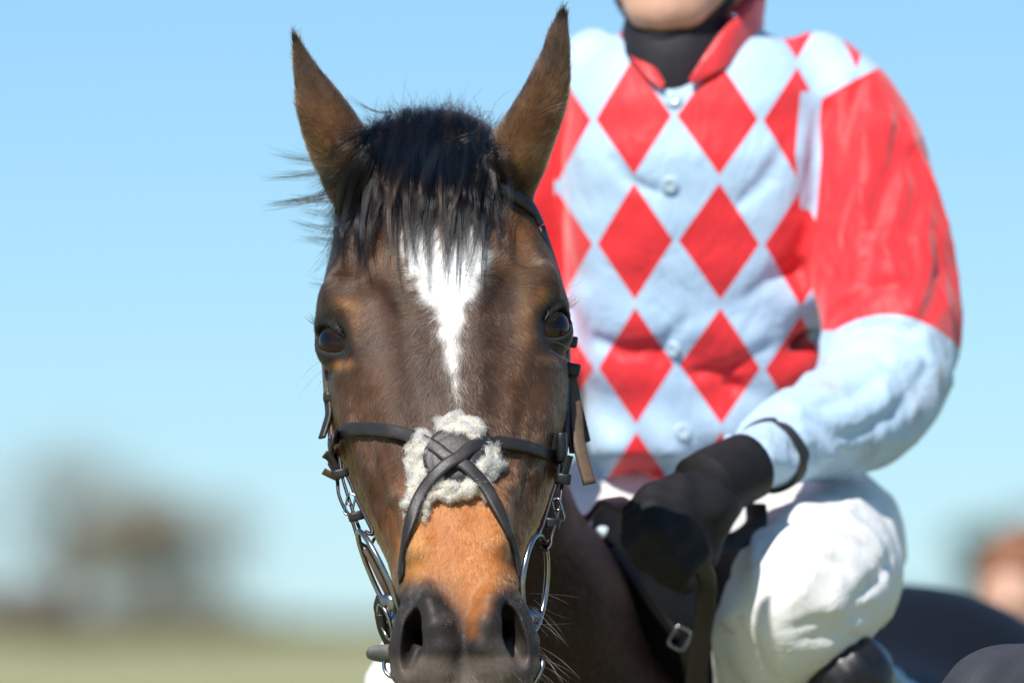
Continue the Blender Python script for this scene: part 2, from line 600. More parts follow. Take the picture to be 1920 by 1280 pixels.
# cross sections of the skull: y, then half contour (x, z) from the front midline to the back
SECT = [
 (-.235, [(0, -.090), (.040, -.092), (.065, -.105), (.075, -.14), (.070, -.19), (.05, -.23), (0, -.25)]),
 (-.205, [(0, -.048), (.045, -.053), (.080, -.080), (.093, -.13), (.082, -.18), (.06, -.23), (0, -.25)]),
 (-.15, [(0, -.018), (.052, -.024), (.092, -.052), (.106, -.10), (.094, -.16), (.07, -.22), (0, -.25)]),
 (-.10, [(0, -.004), (.056, -.011), (.098, -.036), (.115, -.08), (.102, -.15), (.078, -.22), (0, -.25)]),
 (-.05, [(0, .002), (.060, -.004), (.099, -.027), (.117, -.07), (.108, -.14), (.085, -.21), (0, -.25)]),
 (.00, [(0, .002), (.058, -.005), (.095, -.030), (.114, -.075), (.114, -.14), (.088, -.21), (0, -.245)]),
 (.05, [(0, .000), (.050, -.007), (.082, -.034), (.108, -.08), (.110, -.13), (.085, -.20), (0, -.235)]),
 (.10, [(0, -.001), (.043, -.008), (.070, -.034), (.092, -.078), (.094, -.12), (.072, -.175), (0, -.20)]),
 (.15, [(0, -.001), (.038, -.008), (.059, -.030), (.0775, -.068), (.079, -.105), (.055, -.145), (0, -.165)]),
 (.20, [(0, -.001), (.035, -.007), (.051, -.025), (.0625, -.055), (.062, -.09), (.042, -.12), (0, -.135)]),
 (.255, [(0, -.003), (.034, -.008), (.051, -.025), (.0595, -.052), (.058, -.085), (.04, -.112), (0, -.122)]),
 (.297, [(0, -.009), (.034, -.013), (.054, -.029), (.064, -.052), (.060, -.085), (.042, -.112), (0, -.12)]),
 (.335, [(0, -.022), (.034, -.024), (.054, -.036), (.061, -.055), (.058, -.085), (.040, -.110), (0, -.12)]),
 (.365, [(0, -.046), (.030, -.047), (.045, -.056), (.050, -.068), (.046, -.09), (.032, -.108), (0, -.115)]),
 (.382, [(0, -.070), (.018, -.070), (.028, -.074), (.031, -.08), (.028, -.092), (.02, -.100), (0, -.104)]),
 (.388, [(0, -.084), (.003, -.084), (.004, -.085), (.004, -.086), (.004, -.087), (.003, -.088), (0, -.088)]),
]
_sy = np.array([s[0] for s in SECT]); _sc = np.array([s[1] for s in SECT])

def _cr1(x, y, xq):
    """Monotone-ish cubic (Catmull-Rom tangents, non-uniform) for stacks of values."""
    m = np.gradient(y, x, axis=0)
    i = np.clip(np.searchsorted(x, xq) - 1, 0, len(x) - 2)
    h = (x[i + 1] - x[i]); t = np.clip((xq - x[i]) / h, 0, 1)
    sh = (slice(None),) + (None,) * (y.ndim - 1)
    t = t[sh]; h = h[sh]
    return (2 * t**3 - 3 * t**2 + 1) * y[i] + (t**3 - 2 * t**2 + t) * h * m[i] + (-2 * t**3 + 3 * t**2) * y[i + 1] + (t**3 - t**2) * h * m[i + 1]

NYT, NTH = 240, 121
_yt = np.linspace(_sy[0], _sy[-1], NYT)
_ct = _cr1(_sy, _sc, _yt)
ZC_T = 0.52 * _ct[:, 0, 1] + 0.48 * _ct[:, -1, 1]
RT = np.zeros((NYT, NTH)); _th = np.linspace(0, math.pi, NTH)
for _i in range(NYT):
    c = _ct[_i]
    full = np.vstack([c[1:2] * [-1, 1], c, c[-2:-1] * [-1, 1]])
    dd = []
    for a in range(len(c) - 1):
        p0, p1, p2, p3 = full[a:a + 4]
        t = np.linspace(0, 1, 16, endpoint=False)[:, None]
        dd.append(0.5 * ((2 * p1) + (-p0 + p2) * t + (2 * p0 - 5 * p1 + 4 * p2 - p3) * t**2 + (-p0 + 3 * p1 - 3 * p2 + p3) * t**3))
    dd = np.vstack(dd + [c[-1:]])
    th = np.arctan2(np.maximum(dd[:, 0], 0), dd[:, 1] - ZC_T[_i]); r = np.hypot(dd[:, 0], dd[:, 1] - ZC_T[_i])
    o = np.argsort(th)
    RT[_i] = np.interp(_th, th[o], r[o])

def skull_R(y, th):
    fy = np.clip((y - _sy[0]) / (_sy[-1] - _sy[0]) * (NYT - 1), 0, NYT - 1.001); ft = np.clip(th / math.pi * (NTH - 1), 0, NTH - 1.001)
    i = fy.astype(int); j = ft.astype(int); u = fy - i; v = ft - j
    return (RT[i, j] * (1 - u) + RT[i + 1, j] * u) * (1 - v) + (RT[i, j + 1] * (1 - u) + RT[i + 1, j + 1] * u) * v

def skull_zc(y):
    return np.interp(y, _yt, ZC_T)

def skull_surf(y, th_signed):
    """Point of the skull loft at length y and angle (0 = front midline, positive = to the right)."""
    y = np.asarray(y, float); t = np.asarray(th_signed, float)
    r = skull_R(y, np.abs(t))
    return HO + HX * (r * np.sin(t))[:, None] + HY * y[:, None] + HZ * (skull_zc(y) + r * np.cos(t))[:, None]

def s_skull(L):
    y = L[:, 1]; yc = np.clip(y, _sy[0], _sy[-1])
    dz = L[:, 2] - skull_zc(yc)
    r = np.hypot(L[:, 0], dz); th = np.arctan2(np.abs(L[:, 0]), dz)
    f = (r - skull_R(yc, th)) * 0.92
    out = np.abs(y - yc)
    return np.where(out > 0, np.hypot(np.maximum(f, 0), out) + np.minimum(f, 0) * (out <= 0), f)

# eyes: centre and frame in mirrored head coordinates
EYE_C = np.array([.0980, -.034, -.0565]); EYE_R = .0242
EYE_N = unit(np.array([.74, 0.05, .67]))                # looking direction (outward and forward)
EYE_T = np.array([-.55, .66, .50]); EYE_T = unit(EYE_T - EYE_N * (EYE_T @ EYE_N))     # towards the front corner, which lies lower
EYE_U = unit(np.cross(EYE_N, EYE_T))
if EYE_U[1] > 0: EYE_U = -EYE_U

def eye_at(t, u, n):
    return EYE_C + EYE_T * t + EYE_U * u + EYE_N * n

def lid_arc(rt, ru, n, a0, a1, r, k=9, tc=0, uc=0, slant=0.0):
    out = []
    for a in np.linspace(a0, a1, k):
        t = rt * math.cos(a) + tc; u = ru * math.sin(a) + uc + slant * rt * math.cos(a)
        p = eye_at(t, u, n - 0.16 * abs(math.cos(a)) ** 2 * rt * 2)
        out.append((*p, r * (0.62 + 0.38 * math.sin(min(max((a - a0) / (a1 - a0), 0), 1) * math.pi))))
    return out

EYE_B = EYE_C - EYE_N * .0022
LID_CREASE = lid_arc(.0230, .0190, .0185, 0.35, math.pi - .3, .0013)
UP_LID = lid_arc(.0215, .0150, .0150, 0.05, math.pi - .05, .0052)
UP_FOLD = lid_arc(.0250, .0225, .0120, 0.25, math.pi - .2, .0064)
LO_LID = lid_arc(.0215, .0150, .0145, math.pi + .1, 2 * math.pi - .1, .0040)

# ears in camera-plane pixels: x, y, half width, distance
EAR_L = [(548, 55, 2.5, 5.08), (556, 82, 8, 5.085), (566, 112, 14.5, 5.09), (580, 150, 24, 5.095), (599, 196, 38, 5.10), (622, 245, 49, 5.11), (648, 298, 53, 5.125), (676, 366, 50, 5.14)]
EAR_R = [(1057, 16, 2.5, 5.08), (1052, 40, 8, 5.085), (1046, 68, 15, 5.085), (1039, 112, 23, 5.09), (1023, 170, 37, 5.095), (1000, 230, 47, 5.105), (972, 290, 52, 5.12), (940, 362, 50, 5.14)]

def ear_chain(E):
    return [(*W(x, y, d), w / (FPX / (d + DOFF))) for x, y, w, d in spline(E, 20)]
EARS = [ear_chain(EAR_L), ear_chain(EAR_R)]

def s_ear(P, ch, side):
    mid = np.array(ch[10][:3])
    q = P - mid
    dep = q @ CF
    # flatten along depth; curl the rim backwards
    fl = lambda A: A + CF * (((A - mid) @ CF) * 0.9)[..., None] if A.ndim == 2 else A + CF * (((A - mid) @ CF) * 0.9)
    Pf = fl(P)
    c2 = [(*fl(np.array(c[:3])), c[3]) for c in ch]
    d = s_chain(Pf, c2, 0.006)
    back = CF * 0.052 + CR * (0.004 * side)
    c3 = [(*(np.array(c[:3]) + back), max(c[3] * 0.80, .001)) for c in c2[5:18]]
    return smax(d * 0.75, -s_chain(Pf, c3, 0.006) * 0.8, 0.006)

NECK = [(*W(835, 335, 5.27), .066), (*W(858, 580, 5.40), .068), (*W(876, 800, 5.50), .073), (*W(912, 1000, 5.58), .089), (*W(955, 1160, 5.66), .121), (*W(985, 1330, 5.75), .15), (*W(1005, 1500, 5.85), .18)]
NECKB = [(*W(848, 430, 5.42), .040), (*W(868, 690, 5.60), .040), (*W(895, 900, 5.75), .045), (*W(950, 1070, 5.90), .05), (*W(1040, 1190, 6.05), .07)]

def s_body(P):
    sc = np.array([1.0, 0.74, 1.0])
    Ps = P * sc
    n = s_chain(Ps, [(*(np.array(c[:3]) * sc), c[3]) for c in NECK], 0.03)
    n = smin(n, s_chain(P, NECKB, 0.03), 0.05)
    b = s_chain(P, [(.16, .80, 1.17, .27), (.27, 1.15, 1.16, .285), (.36, 1.6, 1.18, .29), (.45, 2.05, 1.26, .285)], 0.08)
    b = smin(b, s_ell(P, (.47, 2.12, 1.305), (.28, .33, .285)), 0.06)
    b = smin(b, s_ell(P, (.24, .98, 1.36), (.11, .30, .17)), 0.12)             # withers
    for sx, fx, fy in ((-1, .05, .86), (1, .33, .79)):
        b = smin(b, s_ell(P, (fx, fy, 1.17), (.13, .19, .30)), 0.08)           # shoulders
        b = smin(b, s_chain(P, [(fx, fy + .02, 1.05, .095), (fx, fy - .02, .80, .062), (fx, fy - .03, .52, .046), (fx, fy - .01, .30, .034), (fx, fy - .01, .14, .038), (fx, fy - .05, .03, .055)]), 0.05)
    for hx, hy in ((.36, 2.28), (.66, 2.20)):
        b = smin(b, s_chain(P, [(hx, hy, 1.15, .17), (hx, hy - .05, .85, .10), (hx + .03, hy + .16, .58, .055), (hx + .02, hy + .10, .32, .036), (hx, hy + .08, .14, .04), (hx, hy + .03, .03, .055)]), 0.05)
    b = smin(b, s_chain(P, [(.66, 2.46, 1.42, .045), (.70, 2.58, 1.25, .05), (.70, 2.60, .75, .03)]), 0.03)
    return smin(n, b, 0.10)

NY = .020
NOS_IN = [(.0330, .238, -.012, .0070), (.0280, .258, -.0065, .0115), (.0235, .280, -.0070, .0135), (.0195, .300, -.0140, .0130), (.0205, .318, -.0260, .0100), (.0280, .328, -.0350, .0070)]
NOS_OUT = [(.0300, .236, -.010, .0050), (.0440, .241, -.0165, .0052), (.0570, .257, -.0300, .0056), (.0650, .282, -.0430, .0060), (.0640, .306, -.0500, .0062), (.0530, .326, -.0500, .0060), (.0370, .333, -.0400, .0056), (.0250, .327, -.0300, .0056)]

NOS_IN = [(x, y + NY, z, r) for x, y, z, r in NOS_IN]
NOS_OUT = [(x, y + NY, z, r) for x, y, z, r in NOS_OUT]

def _f_brow(f, M):
    f = smin(f, s_chain(M, [(.070, -.092, -.0190, .014), (.094, -.072, -.035, .015), (.107, -.048, -.056, .014)], .01), 0.028)
    return smax(f, -s_ell(M, (.080, -.112, -.018), (.012, .026, .016)), 0.022)    # hollow above the eye

def _f_cheek(f, M):
    f = smin(f, s_chain(M, [(.086, .010, -.062, .010), (.081, .060, -.060, .011), (.070, .110, -.054, .009)], .01), 0.022)
    f = smin(f, s_chain(M, [(.078, .035, -.043, .0028), (.066, .09, -.033, .003), (.056, .15, -.029, .0028)]), 0.010)
    return smin(f, s_chain(M, [(.072, .062, -.060, .003), (.082, .10, -.073, .003), (.068, .155, -.064, .003)]), 0.010)

def _f_eye(f, M):
    e = M - EYE_B
    et, eu, en = e @ EYE_T, e @ EYE_U, e @ EYE_N
    r = np.sqrt((e * e).sum(1))
    f = smax(f, -(r - .0300), 0.012)
    f = smin(f, r - (EYE_R + .0040), 0.010)                       # lids hug the eyeball
    f = smin(f, s_chain(M, UP_FOLD, .003), 0.006)
    us = eu
    g = (np.sqrt((et / .0208) ** 2 + (us / np.where(us > 0, .0125, .0112)) ** 2) - 1) * .0122
    carve = np.maximum(np.maximum(g, (EYE_R - .003) - r), -en - .002)
    f = smax(f, -carve, 0.003)
    return smax(f, -(s_chain(M, LID_CREASE)), 0.004)

def _f_nos(f, M):
    f = smin(f, s_ell(M, (.036, .285 + NY, -.036), (.028, .050, .032)), 0.014)
    f = smax(f, -s_ell(np.stack([M[:, 0] - .30 * (M[:, 1] - .285 - NY), M[:, 1], M[:, 2]], 1), (.0455, .286 + NY, -.017), (.0122, .033, .026)), 0.008)
    f = smax(f, -s_chain(M, [(.040, .272 + NY, -.02, .010), (.034, .268 + NY, -.055, .010), (.028, .23 + NY, -.075, .008)]), 0.008)
    f = smin(f, s_chain(M, NOS_IN, .004), 0.009)
    f = smin(f, s_chain(M, NOS_OUT, .003), 0.006)
    f = smin(f, s_ell(M, (0, .338 + NY, -.060), (.042, .026, .030)), 0.014)
    f = smin(f, s_ell(M, (0, .338 + NY, -.105), (.036, .030, .022)), 0.010)
    return smax(f, -s_ell(M, (0, .368 + NY, -.088), (.06, .022, .0025)), 0.006)

def s_head(P):
    L = to_head(P)
    f = s_skull(L)
    M = L; M[:, 0] = np.abs(M[:, 0])
    f = near(f, M, (.088, -.085, -.035), .09, _f_brow)
    f = near(f, M, (.075, .080, -.055), .12, _f_cheek)
    f = near(f, M, (.060, .02, .005), .10, lambda f, M: smax(f, -s_chain(M, [(.066, -.050, .004, .009), (.061, .020, .006, .010), (.053, .075, .006, .008)]), 0.024))
    f = near(f, M, (.040, .18, -.015), .08, lambda f, M: smin(f, s_chain(M, [(.043, .150, -.020, .008), (.036, .215, -.011, .009)]), 0.018))
    f = near(f, M, (.045, .06, .0), .12, lambda f, M: smax(f, -s_chain(M, [(.054, -.030, .009, .004), (.050, .03, .008, .004), (.048, .09, .004, .004), (.046, .14, -.004, .004)]), 0.022))
    f = near(f, M, (0, -.10, -.012), .10, lambda f, M: smin(f, s_ell(M, (0, -.105, -.012), (.045, .055, .018)), 0.03))
    f = near(f, M, EYE_C, .07, _f_eye)
    f = near(f, M, (.02, .30 + NY, -.05), .13, _f_nos)
    return f

_EB = [np.array(E[10][:3]) for E in EARS]

def f_horse(P):
    q = P - (HO + HY * .06 - HZ * .09)
    r = np.sqrt((q * q).sum(1))
    f = np.full(len(P), 9.0)
    i = np.nonzero((r > 0.19) | (q[:, 1] > -.02))[0]
    if len(i): f[i] = s_body(P[i])
    i = np.nonzero(r < .60)[0]
    if len(i):
        Pn = P[i]
        h = s_head(Pn)
        for ch, s, c in zip(EARS, (-1, 1), _EB):
            h = near(h, Pn, c, .19, lambda f, Q, ch=ch, s=s: smin(f, s_ear(Q, ch, s), 0.016))
        h = h + 0.0010 * noise(Pn, 9, 0)
        f[i] = smin(f[i], h, 0.03)
    return f

HS = 0.0025
_xs = axis([(-.75, .03), (-.30, .008), (-.235, HS), (.095, .006), (.30, .02), (1.1, None)])
_ys = axis([(-.36, HS), (.20, .008), (.60, .02), (2.75, None)])
_zs = axis([(-.03, .03), (1.2, .012), (1.45, HS), (2.17, None)])
HV, HF = surface_nets(f_horse, _xs, _ys, _zs)
# two light smoothing passes
def smooth_mesh(V, F, it=1, lam=0.5):
    E = np.vstack([F[:, [0, 1]], F[:, [1, 2]], F[:, [2, 3]], F[:, [3, 0]]])
    for _ in range(it):
        A = np.zeros_like(V); c = np.zeros(len(V))
        np.add.at(A, E[:, 0], V[E[:, 1]]); np.add.at(c, E[:, 0], 1)
        np.add.at(A, E[:, 1], V[E[:, 0]]); np.add.at(c, E[:, 1], 1)
        V = V + lam * (A / np.maximum(c, 1)[:, None] - V)
    return V
HV = smooth_mesh(HV, HF, 1, 0.5)
HN = vnormals(HV, HF)
print('horse', len(HV), len(HF))
# ------------------------------------------------------------------- coat colours: markings of the animal, plus shade painted on ears and neck
HPX, HPY, HPD = to_px(HV)

def sst(e0, e1, x):
    t = np.clip((x - e0) / (e1 - e0), 0, 1)
    return t * t * (3 - 2 * t)

STAR = np.array([(738, 425), (748, 470), (758, 505), (790, 548), (814, 590), (823, 650), (836, 702), (848, 742), (855, 768), (861, 742), (868, 690), (866, 640), (871, 600), (886, 560), (910, 522), (918, 470), (906, 420), (850, 402), (790, 402)], float)

def poly_sd(px, py, Q):
    d = np.full(px.shape, 1e9); ins = np.zeros(px.shape, bool)
    n = len(Q)
    for i in range(n):
        a, b = Q[i], Q[(i + 1) % n]
        ex, ey = b - a; wx, wy = px - a[0], py - a[1]
        t = np.clip((wx * ex + wy * ey) / (ex * ex + ey * ey), 0, 1)
        d = np.minimum(d, (wx - ex * t) ** 2 + (wy - ey * t) ** 2)
        c = ((a[1] <= py) & (b[1] > py)) | ((b[1] <= py) & (a[1] > py))
        with np.errstate(divide='ignore', invalid='ignore'):
            xi = a[0] + (py - a[1]) / (b[1] - a[1] + 1e-12) * ex
        ins ^= c & (px < xi)
    return np.where(ins, -1, 1) * np.sqrt(d)

NOSE_TAN = np.array([(770, 915), (930, 915), (966, 990), (985, 1060), (975, 1085), (930, 1110), (905, 1150), (893, 1195), (882, 1200), (868, 1160), (838, 1115), (800, 1098), (764, 1092), (752, 1060), (762, 985)], float)
MUZZ = np.array([(725, 1130), (760, 1098), (800, 1088), (840, 1112), (866, 1150), (880, 1195), (895, 1190), (908, 1150), (935, 1105), (975, 1092), (1005, 1125), (1020, 1200), (1015, 1330), (720, 1330)], float)

def coat_col(P, px, py, pd, jit=None):
    n = len(P)
    C = np.empty((n, 3)); C[:] = (.056, .0285, .0165)
    def put(w, c):
        w = np.clip(w, 0, 1)[:, None]
        C[:] = C * (1 - w) + np.array(c) * w
    def blob(x, y, rx, ry, c, a=1.0, soft=.55, rot=0.0):
        dx, dy = px - x, py - y
        cr, sr = math.cos(R(rot)), math.sin(R(rot))
        q = np.hypot((dx * cr + dy * sr) / rx, (-dx * sr + dy * cr) / ry)
        put(a * (1 - sst(1 - soft, 1 + soft, q)), c)
    L = to_head(P)
    head = (L[:, 1] > -.26) & (L[:, 2] > -.27) & (pd < 5.28)
    nz = noise(P, 14, 1) * .5 + noise(P, 45, 2) * .5
    put(.45 * sst(-.2, .9, nz), (.088, .046, .026))
    put(.5 * sst(.1, 1.0, noise(P, 20, 3)), (.045, .027, .019))
    # warmer sides of the face
    side = sst(.035, .075, np.abs(L[:, 0])) * sst(-.02, .05, L[:, 1]) * head
    put(.75 * side, (.120, .054, .024))
    put(.85 * sst(.10, .18, L[:, 1]) * head, (.190, .076, .029))
    blob(850, 690, 75, 140, (.054, .030, .0190), .7)
    blob(700, 930, 40, 40, (.09, .042, .022), .6)
    blob(720, 470, 70, 60, (.12, .058, .028), .6)
    blob(960, 420, 60, 50, (.17, .075, .03), .8)
    blob(985, 490, 50, 40, (.14, .07, .032), .5)
    blob(705, 575, 26, 60, (.085, .036, .020), .6)
    d = poly_sd(px, py, NOSE_TAN) + 7 * noise(P, 40, 0)
    put((1 - sst(-75, 45, d + 25 * (1 - sst(900, 985, py)))) * head, (.46, .160, .040))
    blob(850, 990, 60, 60, (.38, .13, .036), .55)
    blob(775, 1035, 26, 55, (.58, .26, .075), .7)
    d = poly_sd(px, py, MUZZ) + 5 * noise(P, 45, 3)
    put((1 - sst(-20, 22, d)) * head, (.028, .0235, .0210))
    put((1 - sst(-2, 16, np.abs(py - 1262) - 26)) * sst(.30, .345, L[:, 1]) * head * .8, (.16, .125, .105))
    put((1 - sst(-10, 22, d)) * sst(.2, .9, noise(P, 30, 1)) * .35 * head, (.10, .085, .075))
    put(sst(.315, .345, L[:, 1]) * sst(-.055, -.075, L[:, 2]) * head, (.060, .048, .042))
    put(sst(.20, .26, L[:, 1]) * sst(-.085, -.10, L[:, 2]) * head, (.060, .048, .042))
    # round the eyes: bare grey skin, tan flecks above and below
    for s in (-1, 1):
        M = L.copy(); M[:, 0] *= s
        e = M - EYE_C
        et, eu = e @ EYE_T, e @ EYE_U
        q = np.hypot((et - .004) / .034, eu / .027)
        put((1 - sst(.75, 1.25, q)) * head * (M[:, 0] > 0), (.030, .027, .026))
    blob(650, 568, 20, 9, (.42, .19, .06), .55, .9, 20)
    blob(668, 590, 16, 40, (.24, .11, .045), .4, .8)
    blob(642, 683, 24, 9, (.40, .18, .06), .65, .7, -10)
    blob(1012, 556, 11, 18, (.40, .18, .06), .55, .9, 25)
    blob(985, 600, 16, 60, (.24, .115, .045), .55, .8)
    blob(1024, 672, 18, 6, (.34, .16, .06), .6, .7)
    # ears
    ear = (py < 330) & (pd < 5.2) & ((px < 700) | (px > 905))
    earw = sst(345, 290, py) * ((px < 720) | (px > 900)) * (pd < 5.25)
    put(earw, (.125, .060, .030))
    put(earw * sst(.0, .9, noise(P, 26, 2)) * .5, (.19, .098, .05))
    for E in (EAR_L, EAR_R):
        near_t = np.hypot(px - E[0][0], py - E[0][1])
        put((1 - sst(60, 190, near_t)) * .8, (.075, .052, .040))
        put(1 - sst(12, 42, near_t), (.012, .011, .011))
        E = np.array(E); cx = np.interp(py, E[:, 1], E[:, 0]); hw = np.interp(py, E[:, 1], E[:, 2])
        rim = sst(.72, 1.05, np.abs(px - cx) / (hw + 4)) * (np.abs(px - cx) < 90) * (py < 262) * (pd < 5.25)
        put(.6 * rim, (.022, .016, .014))  # edge shading of the cupped ear, painted into the coat colour
        put(.35 * np.exp(-((px - cx + hw * .15 * (1 if E[0, 0] > 800 else -1)) / (6 + .12 * hw)) ** 2) * (py < 200), (.03, .02, .016))  # shade line of the ear's fold, drawn as dark colour
        blob(E[-2, 0] - (12 if E[0, 0] < 800 else -12), E[-2, 1] + 5, 26, 30, (.25, .15, .075), .5, .8)
    # white star that runs into a stripe
    d = poly_sd(px, py, STAR) + (8 * noise(P, 50, 1) + 2 * noise(P, 120, 2)) * (1 - .55 * sst(560, 680, py)) + 1 + 5 * sst(570, 680, py)
    if jit is not None: d = d + jit
    put((1 - (sst(-16, 8, d) if jit is None else sst(-3, 3, d))) * head, (.82, .80, .77))
    # neck and trunk; the shade on the neck is put into this darker brown
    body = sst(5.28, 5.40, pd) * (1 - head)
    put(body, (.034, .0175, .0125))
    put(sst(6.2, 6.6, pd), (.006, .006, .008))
    return C

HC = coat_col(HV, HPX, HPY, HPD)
horse = empty('horse', (0.25, 1.4, 0.0))
tag(horse, 'dark bay racehorse with a white star on its forehead and a sheepskin noseband', 'horse')
t = NT('horse_skin')
_a = t.node('ShaderNodeAttribute', attribute_name='coat')
_n = t.noise(240, 3, .6, t.coord())
t.base(t.mix(.5, _a.outputs['Color'], t.ramp(_n, [(.3, (.55, .55, .55)), (.7, (1.1, 1.1, 1.1))]), 'MULTIPLY'))
t.set(Roughness=.5)
t.b.inputs['Specular IOR Level'].default_value = .2
t.bump(_n, .25, .001)
M_SKIN = t.m
body = mesh_np('body', HV, HF, M_SKIN, horse)
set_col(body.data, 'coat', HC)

# ------------------------------------------------------------------- depth map of the front of the animal, for things that lie on it
_bvh = BVHTree.FromPolygons([Vector(v) for v in HV], [tuple(int(i) for i in f) for f in HF[(HPD[HF[:, 0]] < 5.4) & (HPD[HF[:, 0]] > 4.6)]])
GX0, GX1, GY0, GY1, GS = 540, 1120, 170, 1290, 5
_gx = np.arange(GX0, GX1 + 1, GS); _gy = np.arange(GY0, GY1 + 1, GS)
DM = np.full((len(_gy), len(_gx)), np.nan)
for _j, _y in enumerate(_gy):
    for _i, _x in enumerate(_gx):
        dr = CF + CR * ((_x - 960) / FPX) + CU * ((640 - _y) / FPX)
        hit = _bvh.ray_cast(Vector(CAM_LOC), Vector(dr))
        if hit[0] is not None:
            DM[_j, _i] = (np.array(hit[0]) - CAM_LOC) @ CF - DOFF
DMF = DM.copy()
for _ in range(70):                                   # extend past the outline, receding
    m = np.isnan(DMF)
    if not m.any(): break
    acc = np.zeros_like(DMF); c = np.zeros_like(DMF)
    for dy, dx in ((0, 1), (0, -1), (1, 0), (-1, 0)):
        s = np.roll(np.roll(DMF, dy, 0), dx, 1)
        if dy == 1: s[0] = np.nan
        if dy == -1: s[-1] = np.nan
        if dx == 1: s[:, 0] = np.nan
        if dx == -1: s[:, -1] = np.nan
        ok = ~np.isnan(s); acc += np.where(ok, s, 0); c += ok
    DMF = np.where(m & (c > 0), acc / np.maximum(c, 1) + .004, DMF)
DMF = np.where(np.isnan(DMF), 5.2, DMF)

def dmap(px, py):
    fx = np.clip((np.asarray(px, float) - GX0) / GS, 0, len(_gx) - 1.001); fy = np.clip((np.asarray(py, float) - GY0) / GS, 0, len(_gy) - 1.001)
    i = fx.astype(int); j = fy.astype(int); u = fx - i; v = fy - j
    return (DMF[j, i] * (1 - u) + DMF[j, i + 1] * u) * (1 - v) + (DMF[j + 1, i] * (1 - u) + DMF[j + 1, i + 1] * u) * v

def Wv(px, py, d):
    px, py, d = (np.asarray(v, float) for v in (px, py, d))
    d = d + DOFF
    return CAM_LOC + CF * d[..., None] + CR * ((px - 960) / FPX * d)[..., None] + CU * ((640 - py) / FPX * d)[..., None]

# ------------------------------------------------------------------- short coat
fc = HV[HF].mean(1)
fpx, fpy, fpd = to_px(fc)
fn = np.cross(HV[HF[:, 2]] - HV[HF[:, 0]], HV[HF[:, 3]] - HV[HF[:, 1]])
fa = np.linalg.norm(fn, axis=1) * .5; fn = unit(fn)
facing = fn @ (-CF)
fL = to_head(fc)
wgt = fa * np.where(facing > -.15, 1.0, np.where(facing > -.6, .3, .06))
wgt *= (fpd < 5.75) & (fc[:, 2] > 1.44)
wgt *= np.where(fpd > 5.32, .25, 1.0)
emask = np.zeros(len(fc), bool)
for s in (-1, 1):                                     # no hair on the wet rim of the lids
    M = fL.copy(); M[:, 0] *= s
    e = M - EYE_C
    emask |= (np.hypot((e @ EYE_T) / .0240, (e @ EYE_U) / .0160) < 1) & (M[:, 0] > 0) & (np.linalg.norm(e, axis=1) < .05)
M = np.abs(fL) * [1, 0, 0] + fL * [0, 1, 1]
inside_nos = (np.hypot((M[:, 0] - .0455 - .3 * (M[:, 1] - .306)) / .014, (M[:, 1] - .306) / .037) < 1)
wgt[emask | inside_nos] = 0
NFUR = 300000
pick = rng.choice(len(fc), NFUR, p=wgt / wgt.sum())
uv = rng.random((NFUR, 2))
A, B, Cc, Dd = (HV[HF[pick, k]] for k in range(4))
u, v = uv[:, :1], uv[:, 1:]
root = (A * (1 - u) + B * u) * (1 - v) + (Dd * (1 - u) + Cc * u) * v
nrm = unit((HN[HF[pick, 0]] + HN[HF[pick, 1]] + HN[HF[pick, 2]] + HN[HF[pick, 3]]))
rx, ry, rd = to_px(root)
WH = (846, 512)
fx_, fy_ = rx - WH[0], ry - WH[1]
dist = np.hypot(fx_, fy_) + 1e-6
fx_, fy_ = fx_ / dist, fy_ / dist
dn = sst(120, 420, dist) * .75
fy_ = fy_ * (1 - dn) + dn; fx_ = fx_ * (1 - dn * .8)
# ears: along the ear towards its tip
for E in (EAR_L, EAR_R):
    E = np.array(E)
    isr = (ry < 330) & ((rx < 715) if E[0, 0] < 800 else (rx > 905)) & (rd < 5.25)
    w = sst(345, 250, ry) * isr
    ax, ay = E[0, 0] - E[-1, 0], E[0, 1] - E[-1, 1]; l = math.hypot(ax, ay)
    side = np.clip((rx - np.interp(ry, E[:, 1], E[:, 0])) / 50, -1.2, 1.2)
    fx_ = fx_ * (1 - w) + (ax / l + .45 * side) * w; fy_ = fy_ * (1 - w) + ay / l * w
ang = noise(root, 10, 2) * .35 + noise(root, 40, 1) * .35 + rng.normal(0, .22, NFUR)
ca, sa = np.cos(ang), np.sin(ang)
fx_, fy_ = fx_ * ca - fy_ * sa, fx_ * sa + fy_ * ca
tang = CR * fx_[:, None] - CU * fy_[:, None]
tang = unit(tang - nrm * (tang * nrm).sum(1, keepdims=True))
lift = np.clip(rng.normal(.20, .08, NFUR), .06, .6)[:, None]
rL = to_head(root)
ln = .0068 * rng.uniform(.65, 1.25, NFUR)
ln *= 1 - .62 * sst(.24, .29, rL[:, 1])               # velvet muzzle
ln *= np.where((ry < 330) & (rd < 5.25), 1.25, 1)
for s in (-1, 1):
    e = rL * [s, 1, 1] - EYE_C
    ln *= 1 - .6 * (1 - sst(.02, .045, np.linalg.norm(e, axis=1)))
inside_star = poly_sd(rx, ry, STAR) < 4
ln *= np.where(inside_star, 1.5, 1)
ln = ln[:, None]
k = 4
ts = np.linspace(0, 1, k)[None, :, None]
dirv = unit(tang + nrm * lift)
curl = rng.normal(0, .10, (NFUR, 3))
strands = root[:, None] - nrm[:, None] * .0004 + dirv[:, None] * (ts * ln[:, None]) + (tang + curl)[:, None] * (ts ** 2 * ln[:, None] * .22) - nrm[:, None] * (ts ** 2 * ln[:, None] * .10)
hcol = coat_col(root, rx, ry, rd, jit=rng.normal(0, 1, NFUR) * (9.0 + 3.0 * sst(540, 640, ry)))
_q = np.stack([root @ CR * 1.0, root @ CF * .5, root @ CU * .28], 1)
